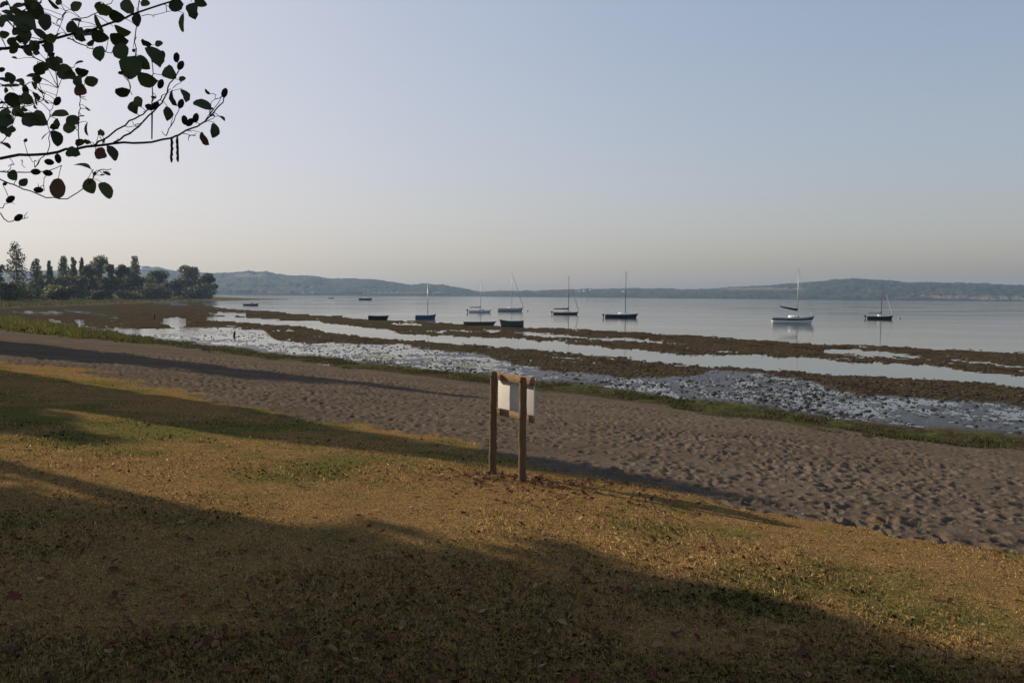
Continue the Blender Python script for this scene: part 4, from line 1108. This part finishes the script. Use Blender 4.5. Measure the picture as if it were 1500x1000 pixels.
def build_bank_reeds():
    rg = np.random.default_rng(23)
    n = 60000; px = rg.uniform(-60, 306, n); py = rg.uniform(433, 456, n)
    P = np.array([0.]); d = F[None] + R[None] * ((px - 750) / FPX)[:, None] - U[None] * ((py - 500) / FPX)[:, None]
    t = (.35 - H) / d[:, 2]; X, Y = d[:, 0] * t, d[:, 1] * t; k = (t > 0) & (Y < 620); X, Y = X[k], Y[k]
    Z = zones(X, Y); k = Z['bank'] > .6; X, Y = X[k], Y[k]; z = ground_z(X, Y); r = np.hypot(X, Y)
    cl = fbm(X * .03, Y * .03, 79, 3)
    hgt = rg.uniform(.2, .7, len(X)) * (.4 + cl)
    pal = np.array([(.09, .095, .03), (.14, .13, .045), (.18, .15, .06), (.06, .07, .02)])
    c = pal[rg.integers(0, 4, len(X))] * rg.uniform(.7, 1.2, (len(X), 1))
    o = blades('reeds', X, Y, z, hgt, .0011 * r, c, M_BLADE, rg, .5)
    tag(o, 'tall dry grass and reeds on the bank below the treeline', 'reeds', None, 'stuff')
build_bank_reeds()
def build_litter():
    rg = np.random.default_rng(24)
    X, Y, r = polar_points(rg, 1500, 3, 16, 38)
    n2 = 520; X = np.concatenate([X, BOARD[0] + .15 + rg.normal(0, .75, n2)]); Y = np.concatenate([Y, BOARD[1] - .25 + rg.normal(0, .35, n2)])
    n3 = 260; X = np.concatenate([X, BOARD[0] + 1.3 + rg.normal(0, 1.2, n3)]); Y = np.concatenate([Y, BOARD[1] - 1.0 + rg.normal(0, .6, n3)])
    Z = zones(X, Y); k = Z['grass'] > .6; X, Y = X[k], Y[k]; z = ground_z(X, Y) + rg.uniform(.008, .03, len(X))
    n = len(X); V = []; Q = []; C = []
    pal = np.array([(.16, .06, .03), (.11, .045, .025), (.20, .10, .045), (.07, .035, .022), (.26, .17, .085), (.13, .035, .022)])
    for i in range(n):
        L = rg.uniform(.02, .045); W = L * rg.uniform(.45, .75); a = rg.uniform(0, 6.28); ti = rg.normal(0, .5, 2)
        c = pal[rg.integers(0, 6)] * rg.uniform(.7, 1.3); b = len(V)
        for (u, v, w) in ((-1, 0, .0), (-.4, .8, .2), (.4, .75, .25), (1, 0, .1), (.4, -.75, .3), (-.4, -.8, .15)):
            x = u * L * math.cos(a) - v * W * math.sin(a); y = u * L * math.sin(a) + v * W * math.cos(a)
            V.append((X[i] + x, Y[i] + y, z[i] + w * L + ti[0] * u * L * .5 + ti[1] * v * W * .5)); C.append(tuple(c) + (1,))
        Q += [(b, b + 1, b + 2, b + 3), (b, b + 3, b + 4, b + 5)]
    o = mesh_np('leaf_litter', V, np.array(Q), M_BLADE, None, False, {'tone': np.array(C)})
    tag(o, 'fallen brown leaves scattered on the lawn round the notice board', 'leaf litter', None, 'stuff')
build_litter()
def rocks(name, X, Y, z, s, colr, label, cat, rg, flat=.55):
    base = []
    for j, (ph, k) in enumerate(((.25, 6), (.62, 6))):
        for i in range(6):
            th = (i + .5 * j) / 6 * 6.283; base.append((math.sin(ph * 2.1) * math.cos(th), math.sin(ph * 2.1) * math.sin(th), math.cos(ph * 2.1)))
    base = np.array([(0, 0, 1.0)] + base)
    fs = [(0, 1 + i, 1 + (i + 1) % 6) for i in range(6)]
    for i in range(6):
        i2 = (i + 1) % 6; fs += [(1 + i, 7 + i, 1 + i2), (1 + i2, 7 + i, 7 + i2)]
    fs = np.array(fs); n = len(X); m = len(base)
    V = base[None] * (1 + rg.uniform(-.25, .25, (n, m, 1)))
    sc = s[:, None, None] * np.stack([rg.uniform(.7, 1.4, n), rg.uniform(.6, 1.1, n), flat * rg.uniform(.6, 1.2, n)], 1)[:, None, :]
    V = V * sc; a = rg.uniform(0, 6.283, n); ca, sa = np.cos(a)[:, None], np.sin(a)[:, None]
    V = np.stack([V[..., 0] * ca - V[..., 1] * sa + X[:, None], V[..., 0] * sa + V[..., 1] * ca + Y[:, None], V[..., 2] + z[:, None]], -1)
    Fq = (fs[None] + (np.arange(n) * m)[:, None, None]).reshape(-1, 3)
    C = np.concatenate([colr, np.ones((n, 1))], 1)
    t = tonemat(name + '_stone', 0., .7)
    o = mesh_np(name, V.reshape(-1, 3), Fq, t, None, False, {'tone': np.repeat(C, m, 0)})
    return tag(o, label, cat, None, 'stuff')
def build_rocks():
    rg = np.random.default_rng(25)
    X, Y, r = polar_points(rg, 190000, 20, 110, 34)
    Z = zones(X, Y); cl = fbm(X * .3, Y * .3, 51, 3)
    k = (Z['stony'] > .5) & (rg.uniform(0, 1, len(X)) < .35 + .8 * sst(.42, .60, cl)); X, Y, r = X[k][:45000], Y[k][:45000], r[k][:45000]
    s = rg.uniform(.016, .048, len(X)) * (1 + rg.uniform(0, 1, len(X)) ** 10 * 2.4)
    c = np.array([.036, .032, .027])[None] * rg.uniform(.4, 1.7, (len(X), 1))
    rocks('lakebed_stones', X, Y, np.full(len(X), -.01), s, c, 'dark stones standing out of the shallow wet strip', 'stones', rg)
    X, Y, r = polar_points(rg, 26000, 22, 150, 34)
    Z = zones(X, Y); k = (Z['stony'] < .5) & (Z['water'] < .5) & (~Z['lake']) & (Z['D'] > DM + 2) & (Z['bank'] < .2) & (Z['weed'] < .2); X, Y = X[k][:6000], Y[k][:6000]
    s = rg.uniform(.04, .13, len(X)); z = ground_z(X, Y)
    c = np.array([.042, .030, .019])[None] * rg.uniform(.4, 1.6, (len(X), 1))
    rocks('mud_clods', X, Y, z, s, c, 'brown clods and dried weed on the exposed mud banks', 'clods', rg, .5)
    X, Y, r = polar_points(rg, 420, 9, 34, 36)
    Z = zones(X, Y); k = (Z['grass'] < .4) & (Z['D'] < DM - .5); X, Y = X[k], Y[k]
    s = rg.uniform(.008, .024, len(X)); z = ground_z(X, Y)
    c = np.array([.22, .19, .16])[None] * rg.uniform(.25, 1.5, (len(X), 1))
    rocks('pebbles', X, Y, z, s, c, 'pale pebbles and shells on the dark sand', 'pebbles', rg)
build_rocks()

# ------------------------------------------------------------------ haze
t = NT('haze_air'); v = t.n('ShaderNodeVolumePrincipled'); v.inputs['Color'].default_value = (.46, .67, 1.0, 1); v.inputs['Density'].default_value = .00012; v.inputs['Anisotropy'].default_value = .2
t.t.links.new(v.outputs[0], t.out.inputs['Volume'])
o = MB().box((0, 0, 47), (8800, 8800, 100)).build('haze', t.m)
tag(o, 'pale blue morning haze over the lake', 'haze', None, 'stuff')

# ------------------------------------------------------------------ sun, sky, camera
ELEV, AZ = rad(23), rad(-58.6)
w = bpy.data.worlds.new('World'); S.world = w; w.use_nodes = True
nt = w.node_tree; bg = nt.nodes['Background']
sk = nt.nodes.new('ShaderNodeTexSky'); sk.sky_type = 'NISHITA'; sk.sun_disc = False
sk.sun_elevation = ELEV; sk.sun_rotation = AZ; sk.altitude = 160; sk.air_density = 1.35; sk.dust_density = 2.8; sk.ozone_density = 1.5
# the sky's own brightness is rolled off softly towards the sun, as a camera records it
def vmath(op, a_, b_):
    nd = nt.nodes.new('ShaderNodeVectorMath'); nd.operation = op
    for i, q in enumerate((a_, b_)):
        if isinstance(q, tuple): nd.inputs[i].default_value = q
        else: nt.links.new(q, nd.inputs[i])
    return nd.outputs[0]
KS = .1 / .45
den = vmath('ADD', vmath('MULTIPLY', sk.outputs[0], (KS, KS, KS)), (1., 1., 1.))
nt.links.new(vmath('MULTIPLY', vmath('DIVIDE', sk.outputs[0], den), (1.20, 1.19, 1.34)), bg.inputs[0])
bg.inputs[1].default_value = .15
sun = bpy.data.lights.new('sun', 'SUN'); sun.energy = 4.5; sun.angle = rad(.5); sun.color = (1, .83, .62)
so = bpy.data.objects.new('sun', sun); COL.objects.link(so)
sdir = Vector((math.sin(AZ) * math.cos(ELEV), math.cos(AZ) * math.cos(ELEV), math.sin(ELEV)))
so.rotation_euler = sdir.to_track_quat('Z', 'Y').to_euler(); so.location = sdir * 60

cam = bpy.data.cameras.new('camera'); co = bpy.data.objects.new('camera', cam); COL.objects.link(co); S.camera = co
cam.lens = 36 * FPX / 1500; cam.sensor_width = 36; cam.sensor_fit = 'HORIZONTAL'; cam.clip_start = .05; cam.clip_end = 12000
M = Matrix(((R[0], U[0], -F[0], 0), (R[1], U[1], -F[1], 0), (R[2], U[2], -F[2], H), (0, 0, 0, 1)))
co.matrix_world = M
S.view_settings.view_transform = 'Standard'; S.view_settings.look = 'None'; S.view_settings.exposure = .43; S.view_settings.gamma = 1
S.render.engine = 'CYCLES'
S.cycles.use_denoising = True
S.cycles.max_bounces = 8; S.cycles.volume_bounces = 0
